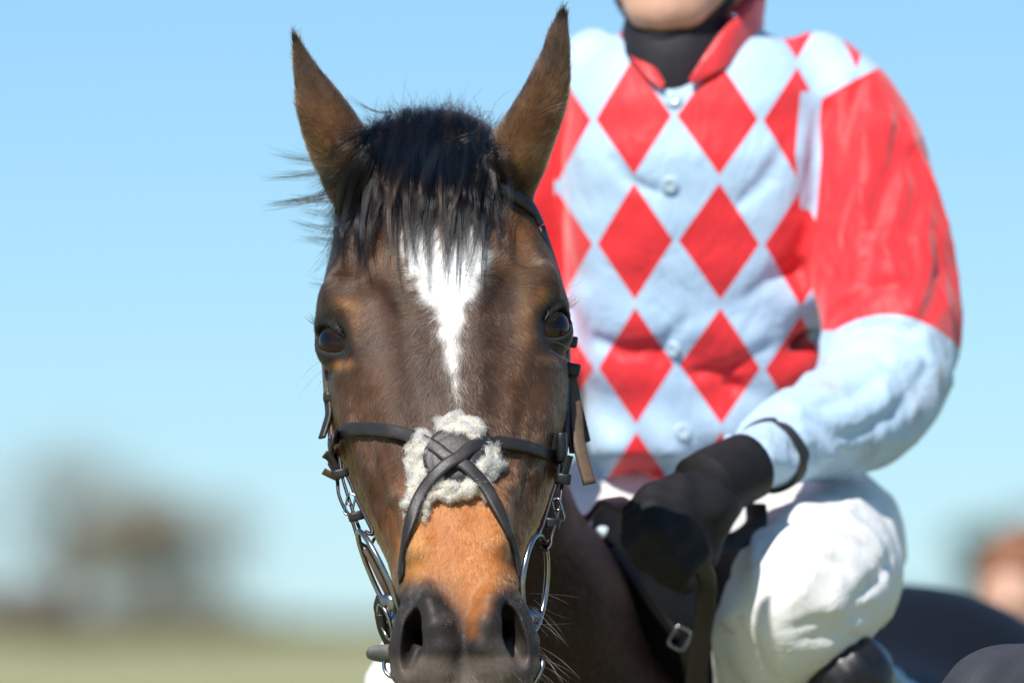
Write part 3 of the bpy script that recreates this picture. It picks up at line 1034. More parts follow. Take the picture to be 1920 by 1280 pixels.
hcol *= np.exp(.30 * noise(_q, 210, 1) + .22 * noise(_q, 110, 2) + .12 * noise(root, 60, 3))[:, None] ** np.where(inside_star, .35, 1.0)[:, None]
hcol *= np.clip(rng.lognormal(0, .26, NFUR), .5, 2.2)[:, None]
hcol = np.clip(hcol, .006, .86)
M_FUR = hair_mat('horse_coat', .24, .4, ior=1.48)
hair_obj('coat', strands, np.array([.00013, .00012, .00009, .00002]), M_FUR, horse, hcol)

# ------------------------------------------------------------------- forelock, mane wisps, lashes, whiskers
def px_strands(X, Y, D):
    return Wv(X, Y, D)

def _blur(A, r):
    for ax in (0, 1):
        B = np.zeros_like(A)
        for k in range(-r, r + 1):
            B += np.take(A, np.clip(np.arange(A.shape[ax]) + k, 0, A.shape[ax] - 1), axis=ax)
        A = B / (2 * r + 1)
    return A
_mn = DMF.copy()
for _k in range(-9, 10):
    _mn = np.minimum(_mn, np.take(DMF, np.clip(np.arange(DMF.shape[0]) + _k, 0, DMF.shape[0] - 1), axis=0) + .0016 * abs(_k))
DMS = np.minimum(_blur(_blur(_mn, 6), 6), DMF - .001)

def dsm(px, py):
    global DMF
    keep = DMF; DMF = DMS
    r = dmap(px, py); DMF = keep
    return r

def forelock():
    out, cols = [], []
    K = 12
    T = np.linspace(0, 1, K)
    nc = 280
    for c in range(nc):
        u = rng.uniform(-1.05, 1.08)
        x0 = 806 + 106 * u + rng.normal(0, 5); y0 = 210 + 34 * abs(u) ** 2.2 + rng.uniform(-8, 40)
        x1 = 780 + 130 * u + rng.normal(0, 24)
        if u < -.5: x1 -= 24 * rng.random()
        y1 = rng.choice([rng.normal(482, 32), rng.normal(430, 34), rng.normal(365, 40)], p=[.20, .48, .32]) - 14 * max(u, 0) + (10 if u < -.3 else 0)
        lay = rng.uniform(.002, .024)
        bow = rng.normal(0, 17) + 8 * u
        wav, wph = rng.uniform(1, 6), rng.uniform(0, 6.28)
        m = int(rng.integers(16, 34))
        sp0 = rng.normal(0, 1, (m, 1)) * 5; sp1 = rng.normal(0, 1, (m, 1)) * rng.uniform(.6, 3.2)
        ys1 = y1 - np.abs(rng.normal(0, 34, (m, 1)))
        X = (x0 + sp0) * (1 - T) + (x1 + sp1) * T + bow * np.sin(T * math.pi) + wav * np.sin(T * 6 + wph) * T + rng.normal(0, 1.2, (m, 1)) * np.sin(T * math.pi * rng.uniform(.7, 2.2, (m, 1)))
        Y = (y0 + rng.normal(0, 5, (m, 1))) * (1 - T) + ys1 * T
        Dp = dsm(X, Y) - .0045 - (lay + .0022 * rng.random((m, 1))) * np.clip(np.sin(np.clip(T * 1.15 + .12, 0, 1) * math.pi) + .22, .12, 1)
        out.append(px_strands(X, Y, Dp))
        b = rng.random()
        base = np.array([.0050, .0048, .0055]) if b < .80 else (np.array([.018, .0115, .0085]) if b < .95 else np.array([.045, .026, .017]))
        cols.append(base * rng.lognormal(0, .35) * np.clip(rng.lognormal(0, .25, (m, 1)), .5, 2.6))
    # crest of short hairs standing up at the poll
    m = 900
    uu = rng.uniform(-1, 1, (m, 1))
    X0 = 806 + 118 * uu; Y0 = 216 + 34 * np.abs(uu) ** 2
    hgt = np.abs(rng.normal(14, 11, (m, 1))) + 3 + 16 * np.exp(-((uu - .33) / .16) ** 2) + 9 * np.exp(-((uu + .35) / .14) ** 2)
    dx = rng.normal(0, 13, (m, 1)) + 20 * uu
    X = X0 + dx * T + rng.normal(0, 8, (m, 1)) * T ** 2 + 3 * np.sin(T * rng.uniform(2, 7, (m, 1)) + rng.uniform(0, 6, (m, 1))) * T
    Y = Y0 + 4 - hgt * T + rng.normal(0, 6, (m, 1)) * T ** 2
    out.append(px_strands(X, Y, dsm(X0, Y0 + 12) + rng.uniform(-.01, .05, (m, 1)) + 0 * T)); cols.append(np.full((m, 3), .0115) * np.clip(rng.lognormal(0, .4, (m, 1)), .5, 3))
    # a few long fine flyaways
    m = 46
    X0 = rng.uniform(690, 930, (m, 1)); Y0 = rng.uniform(205, 250, (m, 1))
    X = X0 + rng.normal(0, 28, (m, 1)) * T + rng.normal(0, 22, (m, 1)) * T ** 2; Y = Y0 - np.abs(rng.normal(22, 26, (m, 1))) * T + rng.normal(0, 8, (m, 1)) * T ** 3
    out.append(px_strands(X, Y, dsm(X0, Y0) + .01 + 0 * T)); cols.append(np.full((m, 3), .013))
    # thin wisps that reach down over the star
    m = 130
    uu = rng.uniform(-1, 1, (m, 1)); gx_ = rng.choice(np.array([-.75, -.45, -.2, .05, .3, .55, .8]), (m, 1)) + rng.normal(0, .03, (m, 1))
    X = (806 + 104 * gx_) * (1 - T) + (792 + 150 * gx_ + rng.normal(0, 5, (m, 1))) * T + 6 * np.sin(T * 4 + gx_ * 9); Y = 250 * (1 - T) + rng.uniform(470, 525, (m, 1)) * T
    out.append(px_strands(X, Y, dsm(X, Y) - .006 - .008 * np.sin(T * math.pi))); cols.append(np.full((m, 3), .009))
    # wind-blown fringe on the left edge of the lock
    m = 210
    X0 = rng.uniform(628, 668, (m, 1)); Y0 = rng.uniform(330, 470, (m, 1))
    X = X0 + (-rng.uniform(10, 42, (m, 1))) * T + rng.normal(0, 6, (m, 1)) * T ** 2; Y = Y0 + rng.uniform(5, 60, (m, 1)) * T + rng.normal(0, 8, (m, 1)) * T ** 2
    out.append(px_strands(X, Y, dsm(X0, Y0) - .004 + .02 * T)); cols.append(np.full((m, 3), .014) * np.clip(rng.lognormal(0, .35, (m, 1)), .5, 2.6))
    return np.concatenate(out), np.concatenate(cols)

M_HAIR = hair_mat('long_hair', .22, .35, ior=1.42)
FP, FCOL = forelock()
_rp = np.full(12, .00014); _rp[-4:] = [.00013, .0001, .00007, .00003]; _rp[0] = .00016
hair_obj('forelock', FP, _rp, M_HAIR, horse, FCOL)

def wisps():
    """Mane blown out sideways behind the left ear."""
    out = []
    K = 12; T = np.linspace(0, 1, K)
    locks = [(640, 305, 505, 285, 5, 18, 5.26), (640, 318, 488, 330, 5, 22, 5.20), (640, 352, 492, 386, 4.5, 46, 5.20), (640, 372, 545, 376, 5, 16, 5.24), (640, 398, 540, 390, 5, 14, 5.28),
             (640, 425, 545, 410, 6, 16, 5.28), (640, 456, 550, 445, 6, 16, 5.30), (640, 300, 520, 298, 9, 9, 5.24), (640, 528, 570, 530, 6, 9, 5.3), (640, 270, 570, 262, 8, 12, 5.2), (735, 210, 650, 182, 1.5, 12, 5.22), (640, 600, 578, 618, 4, 7, 5.3)]
    for x0, y0, x1, y1, sp, m, d in locks:
        s0 = rng.normal(0, 1, (m, 1)); s1 = s0 * .6 + rng.normal(0, 1, (m, 1))
        e = rng.uniform(.6, 1.05, (m, 1))
        X = x0 + (x1 - x0) * T * e; Y = y0 + (y1 - y0) * T * e + sp * (s0 * (1 - T) + s1 * T) + rng.normal(4, 4) * np.sin(T * math.pi) + rng.normal(0, 3, (m, 1)) * T ** 2
        out.append(Wv(X, Y, np.full_like(X, d) + rng.normal(0, .012, (m, 1))))
    return np.concatenate(out)
WP = wisps()
hair_obj('mane', WP, _rp, M_HAIR, horse, np.full((len(WP), 3), .012))

def whiskers():
    out = []; col = []
    K = 12; T = np.linspace(0, 1, K)
    def add(x0, y0, x1, y1, d0, d1, sag, c):
        X = x0 + (x1 - x0) * T; Y = y0 + (y1 - y0) * T + sag * np.sin(T * math.pi)
        out.append(Wv(X, Y, d0 + (d1 - d0) * T)); col.append(c)
    for i in range(26):                                # right side of the muzzle and chin
        y0 = rng.uniform(1110, 1290); x0 = 1003 + rng.uniform(-14, 4)
        add(x0, y0, x0 + rng.uniform(25, 95), y0 + rng.uniform(-5, 85), 4.93, 4.9, rng.normal(-8, 8), (.30, .26, .22) if rng.random() < .6 else (.04, .035, .03))
    for i in range(14):
        x0 = rng.uniform(740, 800); y0 = rng.uniform(1225, 1280)
        add(x0, y0, x0 - rng.uniform(15, 70), y0 + rng.uniform(10, 60), 4.9, 4.88, rng.normal(-5, 6), (.05, .045, .04))
    for x0, y0, x1, y1 in ((612, 672, 562, 712), (613, 690, 560, 745), (616, 700, 590, 735), (1030, 655, 1075, 680), (1034, 640, 1070, 655), (1066, 548, 1110, 565), (1064, 540, 1100, 520), (690, 700, 672, 712), (800, 890, 790, 905)):
        add(x0, y0, x1, y1, dmap([x0], [y0])[0] - .002, dmap([x0], [y0])[0] - .01, rng.normal(0, 4), (.5, .47, .43) if x0 > 1000 else (.05, .045, .04))
    for i in range(55):                                # bristly chin and lips
        x0 = rng.uniform(830, 1010); y0 = rng.uniform(1240, 1290)
        add(x0, y0, x0 + rng.normal(8, 10), y0 + rng.uniform(4, 22), dmap([x0], [y0])[0] - .002, dmap([x0], [y0])[0] - .012, 0, (.22, .19, .16))
    return np.array(out), np.array(col)
WHP, WHC = whiskers()
hair_obj('whiskers', WHP, _rp * .8, M_HAIR, horse, WHC)

def lashes():
    out = []
    T = np.linspace(0, 1, 12)
    for s in (-1, 1):
        for i in range(90):
            a = rng.uniform(.5, 2.7)
            p = eye_at(.0215 * math.cos(a), .0150 * math.sin(a) - .001, .0150 + .003)
            d = unit(EYE_N * 1.0 + EYE_U * rng.normal(.12, .2) - EYE_T * rng.normal(.45, .25) + EYE_U * .1)
            l = rng.uniform(.008, .021)
            Q = p + d * (T[:, None] * l) + EYE_U * (T[:, None] ** 2 * l * .15)
            out.append(HO + Q[:, :1] * s * HX + Q[:, 1:2] * HY + Q[:, 2:3] * HZ)
    return np.array(out)
LP = lashes()
hair_obj('eyelashes', LP, _rp * .9, M_HAIR, horse, np.full((len(LP), 3), .012))

# ------------------------------------------------------------------- eyes
def make_eye(s):
    nu, nv = 48, 32
    th = np.linspace(0, math.pi, nv); ph = np.linspace(0, 2 * math.pi, nu, endpoint=False)
    V = []
    for a in th:
        for b in ph:
            n = math.cos(a); t = math.sin(a) * math.cos(b); u_ = math.sin(a) * math.sin(b)
            r = EYE_R * (1 + .06 * max(0, n) ** 2)
            V.append(((t * r * 1.04), (u_ * r), (n * r)))
    V = np.array(V)
    F = []
    for i in range(nv - 1):
        for j in range(nu):
            F.append((i * nu + j, i * nu + (j + 1) % nu, (i + 1) * nu + (j + 1) % nu, (i + 1) * nu + j))
    Lq = EYE_B + V[:, :1] * EYE_T + V[:, 1:2] * EYE_U + V[:, 2:3] * EYE_N
    Wp = HO + Lq[:, :1] * s * HX + Lq[:, 1:2] * HY + Lq[:, 2:3] * HZ
    if s < 0: F = [tuple(reversed(f)) for f in F]
    o = mesh_np('eye', Wp, F, M_EYE, horse)
    set_vec(o.data, 'eyeco', V / EYE_R)
    return o
t = NT('horse_eye')
_a = t.node('ShaderNodeAttribute', attribute_name='eyeco')
_s = t.node('ShaderNodeSeparateXYZ'); t.l.new(_a.outputs['Vector'], _s.inputs[0])
_r = t.math('SQRT', t.math('ADD', t.math('POWER', t.math('MULTIPLY', _s.outputs[0], .62), 2), t.math('POWER', _s.outputs[1], 2)))
_r2 = t.math('ADD', _r, t.math('MULTIPLY', t.noise(9, 4, .6, _a.outputs['Vector']), .05))
t.base(t.ramp(_r2, [(0.0, (.004, .004, .006)), (.24, (.005, .004, .006)), (.32, (.016, .007, .004)), (.60, (.026, .011, .005)), (.82, (.012, .006, .004)), (.95, (.008, .006, .006))]))
t.set(Roughness=.12, IOR=1.38)
t.b.inputs['Coat Weight'].default_value = .5
t.b.inputs['Specular IOR Level'].default_value = .25
t.b.inputs['Coat Roughness'].default_value = .015
t.b.inputs['Coat IOR'].default_value = 1.36
M_EYE = t.m
for s in (-1, 1): make_eye(s)
# =================================================================== bridle
def leather(name, a, b, rough=.42, worn=(.16, .12, .09)):
    t = NT(name)
    co = t.coord()
    f = t.noise(60, 5, .65, co); g = t.noise(420, 4, .6, co); w = t.noise(28, 6, .75, co)
    c = t.ramp(f, [(.3, a), (.7, b)])
    t.base(t.mix(t.ramp(w, [(.56, (0, 0, 0)), (.72, (.55, .55, .55))]), c, worn))
    t.l.new(t.math('ADD', t.math('MULTIPLY', g, .3), rough - .12), t.b.inputs['Roughness'])
    t.bump(t.math('ADD', g, t.math('MULTIPLY', f, .8)), .35, .0008)
    return t.m
M_LEA = leather('dark_leather', (.014, .0115, .0115), (.027, .022, .021), .45, (.065, .052, .045))
M_LEAB = leather('black_leather', (.004, .0045, .006), (.010, .0105, .0125), .4, (.025, .024, .024))
M_LEABR = leather('brown_leather', (.07, .042, .026), (.13, .08, .05), .5, (.22, .15, .10))
M_STEEL = mat_noise('steel', (.26, .26, .265), (.42, .42, .43), 90, .24, .08, 300, .0005, 1.0)
M_RUB = mat_noise('grey_rubber', (.06, .065, .06), (.10, .105, .10), 160, .55, .5, 500, .001)
M_EDGE = mat_noise('leather_edge', (.16, .12, .08), (.26, .20, .13), 120, .7, .3, 300, .001)

bridle = empty('bridle', W(830, 860, 5.0))
tag(bridle, 'dark leather bridle with crossed noseband and cream sheepskin pad on the horse face', 'bridle')

def dlin(py):
    """Distance of the cheek line of the head."""
    return np.interp(py, [400, 620, 850, 1000, 1180, 1280], [5.13, 5.085, 5.025, 4.985, 4.925, 4.90])

def surf_path(pts, n, lift=.003):
    """Path lying on the face through photo-plane points; returns points and face normals."""
    Q = spline(np.array(pts, float), n)
    d = dmap(Q[:, 0], Q[:, 1])
    k = np.ones(5) / 5
    d = np.convolve(np.pad(d, 2, mode='edge'), k, 'valid')
    P = Wv(Q[:, 0], Q[:, 1], d - lift)
    e = 9.0
    gx = Wv(Q[:, 0] + e, Q[:, 1], dmap(Q[:, 0] + e, Q[:, 1])) - Wv(Q[:, 0] - e, Q[:, 1], dmap(Q[:, 0] - e, Q[:, 1]))
    gy = Wv(Q[:, 0], Q[:, 1] + e, dmap(Q[:, 0], Q[:, 1] + e)) - Wv(Q[:, 0], Q[:, 1] - e, dmap(Q[:, 0], Q[:, 1] - e))
    N = unit(np.cross(gy, gx)); N = np.where((N @ -CF)[:, None] < 0, -N, N)
    N = np.stack([np.convolve(np.pad(N[:, q], 3, mode='edge'), np.ones(7) / 7, 'valid') for q in range(3)], 1)
    return P, unit(N)

def px3(pts, n):
    """Free path through (px, py, distance)."""
    Q = spline(np.array(pts, float), n)
    return Wv(Q[:, 0], Q[:, 1], Q[:, 2])

def on_face(name, pts, width, thick, lift, mat, n=60, parent=None, ext0=None, ext1=None):
    P, N = surf_path(pts, n, lift)
    if ext0:
        E = px3(ext0 + [tuple([*pts[0], (P[0] - CAM_LOC) @ CF - DOFF])], 14)[:-1]
        P = np.vstack([E, P]); N = np.vstack([np.repeat(N[:1], len(E), 0) + np.linspace(1, 0, len(E))[:, None] * (-CR * 1.2), N])
    if ext1:
        E = px3([tuple([*pts[-1], (P[-1] - CAM_LOC) @ CF - DOFF])] + ext1, 14)[1:]
        P = np.vstack([P, E]); N = np.vstack([N, np.repeat(N[-1:], len(E), 0) + np.linspace(0, 1, len(E))[:, None] * (CR * 1.2)])
    V, F = strap(P, unit(N), width, thick)
    return MB().add(V, F).build(name, mat, parent or bridle)

# sheepskin pad
def sheepskin():
    g = np.random.default_rng(5)
    c = (852.0, 858.0)
    lumps = []
    def lump(x, y, h, r):
        lumps.append((*Wv([x], [y], [dmap([x], [y])[0] - h])[0], r))
    for i in range(420):
        a = g.uniform(0, 2 * math.pi); deg = math.degrees(a) % 360        # 0 right, 90 down
        top, left, low, right = 246 < deg < 316, 148 < deg < 216, 48 < deg < 132, deg > 338 or deg < 30
        if not (top or left or low or right): continue
        rr = g.uniform(54, 78) + (9 if left else 0) * g.random()
        lump(c[0] + rr * math.cos(a), c[1] + rr * math.sin(a) * .96, g.uniform(.001, .009) * (1.25 - (rr - 54) / 40), g.uniform(.0018, .0042))
    for x0, y0, x1, y1, k in ((782, 905, 758, 962, 8), (806, 915, 792, 968, 8), (795, 890, 775, 930, 6), (905, 905, 915, 938, 5), (900, 880, 942, 872, 6), (905, 868, 936, 852, 4)):
        for q in range(k):
            t_ = q / (k - 1)
            lump(x0 + (x1 - x0) * t_ + g.normal(0, 2), y0 + (y1 - y0) * t_, .007 - .004 * t_, .0052 * (1 - .72 * t_))
    L = np.array(lumps)
    def f(P):
        d = np.full(len(P), 1.0)
        for x, y, z, r in lumps:
            d = smin(d, np.sqrt((P[:, 0] - x) ** 2 + (P[:, 1] - y) ** 2 + (P[:, 2] - z) ** 2) - r, .0048)
        return d + .0011 * noise(P, 75, 1) + .0006 * noise(P, 190, 2)
    lo, hi = L[:, :3].min(0) - .012, L[:, :3].max(0) + .012
    h = .0016
    V, F = surface_nets(f, np.arange(lo[0], hi[0], h), np.arange(lo[1], hi[1], h), np.arange(lo[2], hi[2], h))
    o = mesh_np('sheepskin_pad', V, F, M_WOOL, bridle)
    N = vnormals(V, F)
    n = 26000
    pk = g.integers(0, len(V), n)
    rt_, nn = V[pk], N[pk]
    # curls wind round their lump
    near_i = np.argmin(((rt_[:, None] - L[None, :, :3]) ** 2).sum(2), 1)
    axs = unit(g.normal(size=(len(L), 3)))[near_i]
    tt = unit(np.cross(axs, nn) + .25 * g.normal(size=(n, 3)))
    bb = np.cross(nn, tt)
    K = 9; T = np.linspace(0, 1, K)
    ln = g.uniform(.004, .010, n)
    ph = g.uniform(0, 6.28, n); fr = g.uniform(5, 11, n)
    S = rt_[:, None] + tt[:, None] * (T * 1.0)[None, :, None] * ln[:, None, None] + nn[:, None] * (.0012 * np.sin(T * 3.0))[None, :, None] - nn[:, None] * ((T ** 2)[None] * ln[:, None] * .35)[..., None] \
        + bb[:, None] * (.0007 * np.sin(fr[:, None] * T[None] + ph[:, None]) * T)[..., None] + nn[:, None] * (.0006 * np.cos(fr[:, None] * T[None] + ph[:, None]) * T)[..., None]
    hair_obj('wool', S, np.array([.00016] * 6 + [.00013, .0001, .00004]), hair_mat('wool_fibre', .6, .8), o, np.clip(np.array([.80, .73, .60]) * g.uniform(.7, 1.06, (n, 1)), 0, .9))
t = NT('sheep_wool')
co = t.coord(); f = t.noise(45, 4, .6, co)
t.base(t.ramp(f, [(.3, (.55, .45, .32)), (.6, (.70, .62, .48))])); t.set(Roughness=.95)
t.b.inputs['Sheen Weight'].default_value = .4
t.b.inputs['Subsurface Weight'].default_value = .25; t.b.inputs['Subsurface Radius'].default_value = (.004, .003, .002); t.b.inputs['Subsurface Scale'].default_value = 1.0
t.bump(t.noise(420, 4, .7, co), .6, .0012)
M_WOOL = t.m
sheepskin()

# noseband: two straps that cross on a leather disc
_L_up = [(842, 858), (812, 836), (775, 819), (735, 809), (690, 804), (655, 806), (638, 815)]
_R_up = [(862, 856), (888, 836), (920, 829), (960, 832), (1000, 841), (1030, 852), (1045, 862)]
_L_lo = [(836, 872), (806, 902), (784, 938), (768, 985), (758, 1030), (753, 1080)]
_R_lo = [(872, 872), (903, 902), (928, 942), (950, 992), (966, 1040), (975, 1085)]
def disc():
    n, m = 40, 7
    c = (852, 857)
    V = []; 
    for i in range(m + 1):
        r = i / m
        for k in range(n):
            a = 2 * math.pi * k / n
            x = c[0] + 59 * r * math.cos(a); y = c[1] + 57 * r * math.sin(a)
            V.append((x, y, .0135 - .0030 * r ** 3 - (.0015 if .86 > r > .72 else 0)))
    V = np.array(V); base = dmap(np.full(len(V), c[0] * 1.0) * .7 + V[:, 0] * .3, np.full(len(V), c[1] * 1.0) * .1 + V[:, 1] * .9)
    Pt = Wv(V[:, 0], V[:, 1], base - V[:, 2])
    rim = V[-n:].copy(); Pb = Wv(rim[:, 0], rim[:, 1], base[-n:] - rim[:, 2] + .0045)
    F = [(i * n + k, (i + 1) * n + k, (i + 1) * n + (k + 1) % n, i * n + (k + 1) % n) for i in range(m) for k in range(n)]
    F += [(m * n + k, (m + 1) * n + k, (m + 1) * n + (k + 1) % n, m * n + (k + 1) % n) for k in range(n)]
    MB().add(np.vstack([Pt, Pb]), F).build('leather_disc', M_LEA, bridle)
disc()
def cross_strap(pts, lifts, name, ext0=None, ext1=None, w0=.0135, w1=.0115):
    n = 110
    Q = np.array(pts, float)
    P, N = surf_path([q[:2] for q in pts], n, 0.0)
    # lift along the way: higher over the pad and the disc
    s = np.linspace(0, 1, n); lf = np.interp(s, np.linspace(0, 1, len(lifts)), lifts)
    lf = np.convolve(np.pad(lf, 6, mode='edge'), np.ones(13) / 13, 'valid')
    P = P + (-CF) * lf[:, None]
    if ext0:
        E = px3(ext0 + [tuple(to_px(P[0]))], 16)[:-1]
        P = np.vstack([E, P]); N = np.vstack([N[:1] + np.linspace(1.6, 0, len(E))[:, None] * CR * (-1 if ext0[0][0] < 830 else 1), N])
    if ext1:
        E = px3([tuple(to_px(P[-1]))] + ext1, 16)[1:]
        P = np.vstack([P, E]); N = np.vstack([N, N[-1:] + np.linspace(0, 1.6, len(E))[:, None] * CR * (-1 if ext1[0][0] < 830 else 1)])
    V, F = strap(P, unit(N), np.linspace(w0, w1, len(P)), .0030)
    return MB().add(V, F).build(name, M_LEA, bridle)
cross_strap(list(reversed(_L_up)) + _R_lo, [.003, .004, .005, .006, .010, .0145, .0150, .0145, .012, .008, .005, .004, .003], 'noseband_strap',
            ext0=[(640, 872, 5.10), (622, 846, 5.05), (624, 826, 5.015)], ext1=[(980, 1120, 4.99), (978, 1150, 5.03)])
cross_strap(list(reversed(_R_up)) + _L_lo, [.003, .004, .005, .006, .010, .0165, .0185, .0170, .012, .008, .005, .004, .003], 'noseband_strap',
            ext0=[(1040, 905, 5.10), (1052, 885, 5.05), (1051, 870, 5.02)], ext1=[(752, 1120, 4.99), (762, 1150, 5.03)])

# browband under the forelock
on_face('browband', [(640, 430), (668, 385), (720, 356), (790, 344), (860, 342), (925, 352), (968, 370), (995, 395), (1011, 424)], .013, .0055, .012, M_LEAB, 70)

# cheek straps and hanging ends. Each: list of (px, py, distance), width, material, facing
def free_strap(name, pts, width, mat, face, thick=.0028, n=28, parent=None):
    P = px3(pts, n)
    N = np.repeat(unit(np.asarray(face, float))[None], n, 0)
    V, F = strap(P, N, width, thick)
    return MB().add(V, F).build(name, mat, parent or bridle)
LFT = -CR * .93 + (-CF) * .35; RGT = CR * .93 + (-CF) * .35
FRT = -CF * .8 - CR * .5; FRR = -CF * .8 + CR * .5
free_strap('cheek_strap', [(640, 420, 5.15), (612, 560, 5.13), (609, 640, 5.11), (613, 720, 5.085), (620, 800, 5.06), (627, 850, 5.04)], .011, M_LEABR, LFT)
free_strap('strap_end', [(615, 742, 5.07), (618, 775, 5.06), (612, 800, 5.055), (605, 822, 5.05)], .009, M_LEA, LFT + .4 * -CF, .003)
free_strap('cheek_strap', [(1014, 425, 5.12), (1050, 540, 5.13), (1060, 620, 5.115), (1063, 700, 5.09), (1062, 780, 5.07), (1055, 860, 5.04), (1047, 900, 5.03)], .012, M_LEAB, RGT)
free_strap('strap_end', [(1067, 695, 5.10), (1078, 760, 5.085), (1085, 830, 5.07), (1105, 908, 5.06)], .0125, M_LEABR, -CF * .9 + CR * .25, .004)
free_strap('throat_lash', [(1061, 690, 5.14), (1082, 760, 5.16), (1098, 828, 5.17)], .010, M_LEAB, -CF * .8 + CR * .4, .003)
free_strap('strap_end', [(1060, 700, 5.10), (1066, 780, 5.08), (1074, 850, 5.07)], .008, M_LEAB, -CF * .7 + CR * .4, .003)

def keeper(px, py, d, w, h, ang, mat=M_LEA, depth=.011, name='keeper'):
    """Flat leather loop round a strap."""
    n = 28; T = np.linspace(0, 2 * math.pi, n, endpoint=False)
    ca, sa = math.cos(R(ang)), math.sin(R(ang))
    ax = CR * ca - CU * sa; ay = CR * sa + CU * ca
    sq = lambda v: np.sign(v) * np.abs(v) ** .55
    C0 = W(px, py, d)
    hw = w / 2 / 1960
    P = C0 + (sq(np.cos(T)) * hw)[:, None] * ax + (sq(np.sin(T)) * depth / 2)[:, None] * -CF
    N = unit(P - C0)
    V, F = strap(P, N, h / 1960, .0022, closed=True)
    return MB().add(V, F).build(name, mat, bridle)

keeper(1066, 640, 5.10, 26, 22, 8, M_LEAB, .016)
keeper(1071, 692, 5.095, 27, 24, 10, M_LEAB, .016)
keeper(617, 744, 5.07, 14, 18, 0, M_LEA, .014)
keeper(1061, 598, 5.10, 10, 22, 0, M_STEEL, .010, 'buckle')

def loop_strap(name, ctr, width, mat, face, thick=.003, n=40):
    P = px3(list(ctr), n)
    N = np.repeat(unit(np.asarray(face, float))[None], n, 0)
    T = unit(np.gradient(P, axis=0))
    V, F = strap(P, unit(np.cross(T, face) * 1.0), width, thick)
    return MB().add(V, F).build(name, mat, bridle)

# left side: cheek piece doubled round the bit ring, with buckle
LF = -CF
loop_strap('cheek_piece', [(646, 872, 5.02), (660, 905, 5.005), (674, 940, 4.99), (690, 972, 4.975), (700, 994, 4.965), (697, 1004, 4.962), (688, 1000, 4.965)], .012, M_LEA, LF)
loop_strap('cheek_piece', [(622, 872, 5.03), (634, 895, 5.02), (638, 925, 5.01), (648, 950, 5.0), (660, 968, 4.99), (668, 990, 4.98), (676, 1012, 4.97), (690, 1020, 4.965), (698, 1010, 4.962)], .013, M_LEA, LF)
loop_strap('cheek_piece', [(640, 860, 5.02), (644, 890, 5.01), (654, 925, 5.0), (664, 955, 4.99), (675, 985, 4.98)], .011, M_LEAB, LF)
free_strap('strap_end', [(634, 888, 5.012), (626, 868, 5.01), (618, 856, 5.008), (608, 850, 5.006)], .008, M_LEA, FRT, .003)
free_strap('strap_end', [(636, 896, 5.013), (622, 890, 5.01), (606, 882, 5.008)], .0065, M_LEABR, FRT, .003)
keeper(638, 887, 5.01, 24, 17, -14, M_LEA, .014)
keeper(668, 967, 4.985, 22, 17, -14, M_LEA, .014)
def buckle(px, py, d, w, h, ang):
    ca, sa = math.cos(R(ang)), math.sin(R(ang))
    ax = CR * ca - CU * sa; ay = CR * sa + CU * ca
    C0 = W(px, py, d); hw, hh = w / 2 / 1960, h / 2 / 1960
    T = np.linspace(0, 2 * math.pi, 40, endpoint=False)
    sq = lambda v: np.sign(v) * np.abs(v) ** .45
    P = C0 + (sq(np.cos(T)) * hw)[:, None] * ax + (sq(np.sin(T)) * hh)[:, None] * ay + (.5 * hw * np.cos(T))[:, None] * -CF
    V, F = tube(P, .0011, 8, closed=True)
    mb = MB().add(V, F)
    V, F = tube(np.array([C0 - ax * hw, C0 - CF * .002, C0 + ax * hw * .9]), .0009, 6); mb.add(V, F)
    return mb.build('buckle', M_STEEL, bridle)
buckle(656, 945, 4.988, 15, 40, 12)
buckle(1047, 955, 4.985, 15, 42, -16)
# right side
loop_strap('cheek_piece', [(1052, 872, 5.02), (1046, 905, 5.005), (1034, 945, 4.99), (1022, 985, 4.975), (1016, 1003, 4.968), (1020, 1018, 4.965), (1028, 1010, 4.965)], .013, M_LEAB, LF)
loop_strap('cheek_piece', [(1060, 880, 5.02), (1056, 915, 5.005), (1052, 950, 4.995), (1044, 985, 4.98), (1038, 1005, 4.97), (1034, 1025, 4.965), (1022, 1034, 4.963), (1012, 1026, 4.963)], .014, M_LEA, LF)
free_strap('strap_end', [(1054, 900, 5.00), (1060, 878, 5.0), (1067, 853, 5.0)], .008, M_LEAB, FRR, .003)
keeper(1056, 897, 5.0, 22, 20, 8, M_LEAB, .014)
keeper(1034, 980, 4.98, 24, 20, 8, M_LEAB, .014)
keeper(1053, 838, 5.02, 12, 56, -2, M_LEAB, .018)

# bit: ring each side, rubber guard, reins
def ring(name, ctr, rx, ry, rot, r, yaw, mat=M_STEEL, parent=None):
    px, py, d = ctr
    T = np.linspace(0, 2 * math.pi, 64, endpoint=False)
    C0 = W(px, py, d); cr_, sr_ = math.cos(R(rot)), math.sin(R(rot))
    ax = CR * cr_ - CU * sr_; ay = CU * cr_ + CR * sr_
    P = C0 + (np.cos(T) * rx / 1960)[:, None] * ax + (np.sin(T) * ry / 1960)[:, None] * ay + (np.cos(T) * yaw)[:, None] * -CF
    V, F = tube(P, r, 10, closed=True)
    return MB().add(V, F).build(name, mat, parent or bridle)
bit = empty('bit', W(870, 1170, 4.98), bridle)
ring('bit_ring', (714, 1088, 4.945), 15, 100, -24, .0027, .036, parent=bit)
ring('bit_ring', (1002, 1095, 4.945), 23, 92, 5, .0027, -.036, parent=bit)
V, F = tube(px3([(735, 1158, 4.95), (800, 1195, 4.99), (870, 1205, 5.0), (940, 1190, 4.99), (1000, 1150, 4.95)], 24), .0075, 10)
MB().add(V, F).build('mouthpiece', M_STEEL, bit)
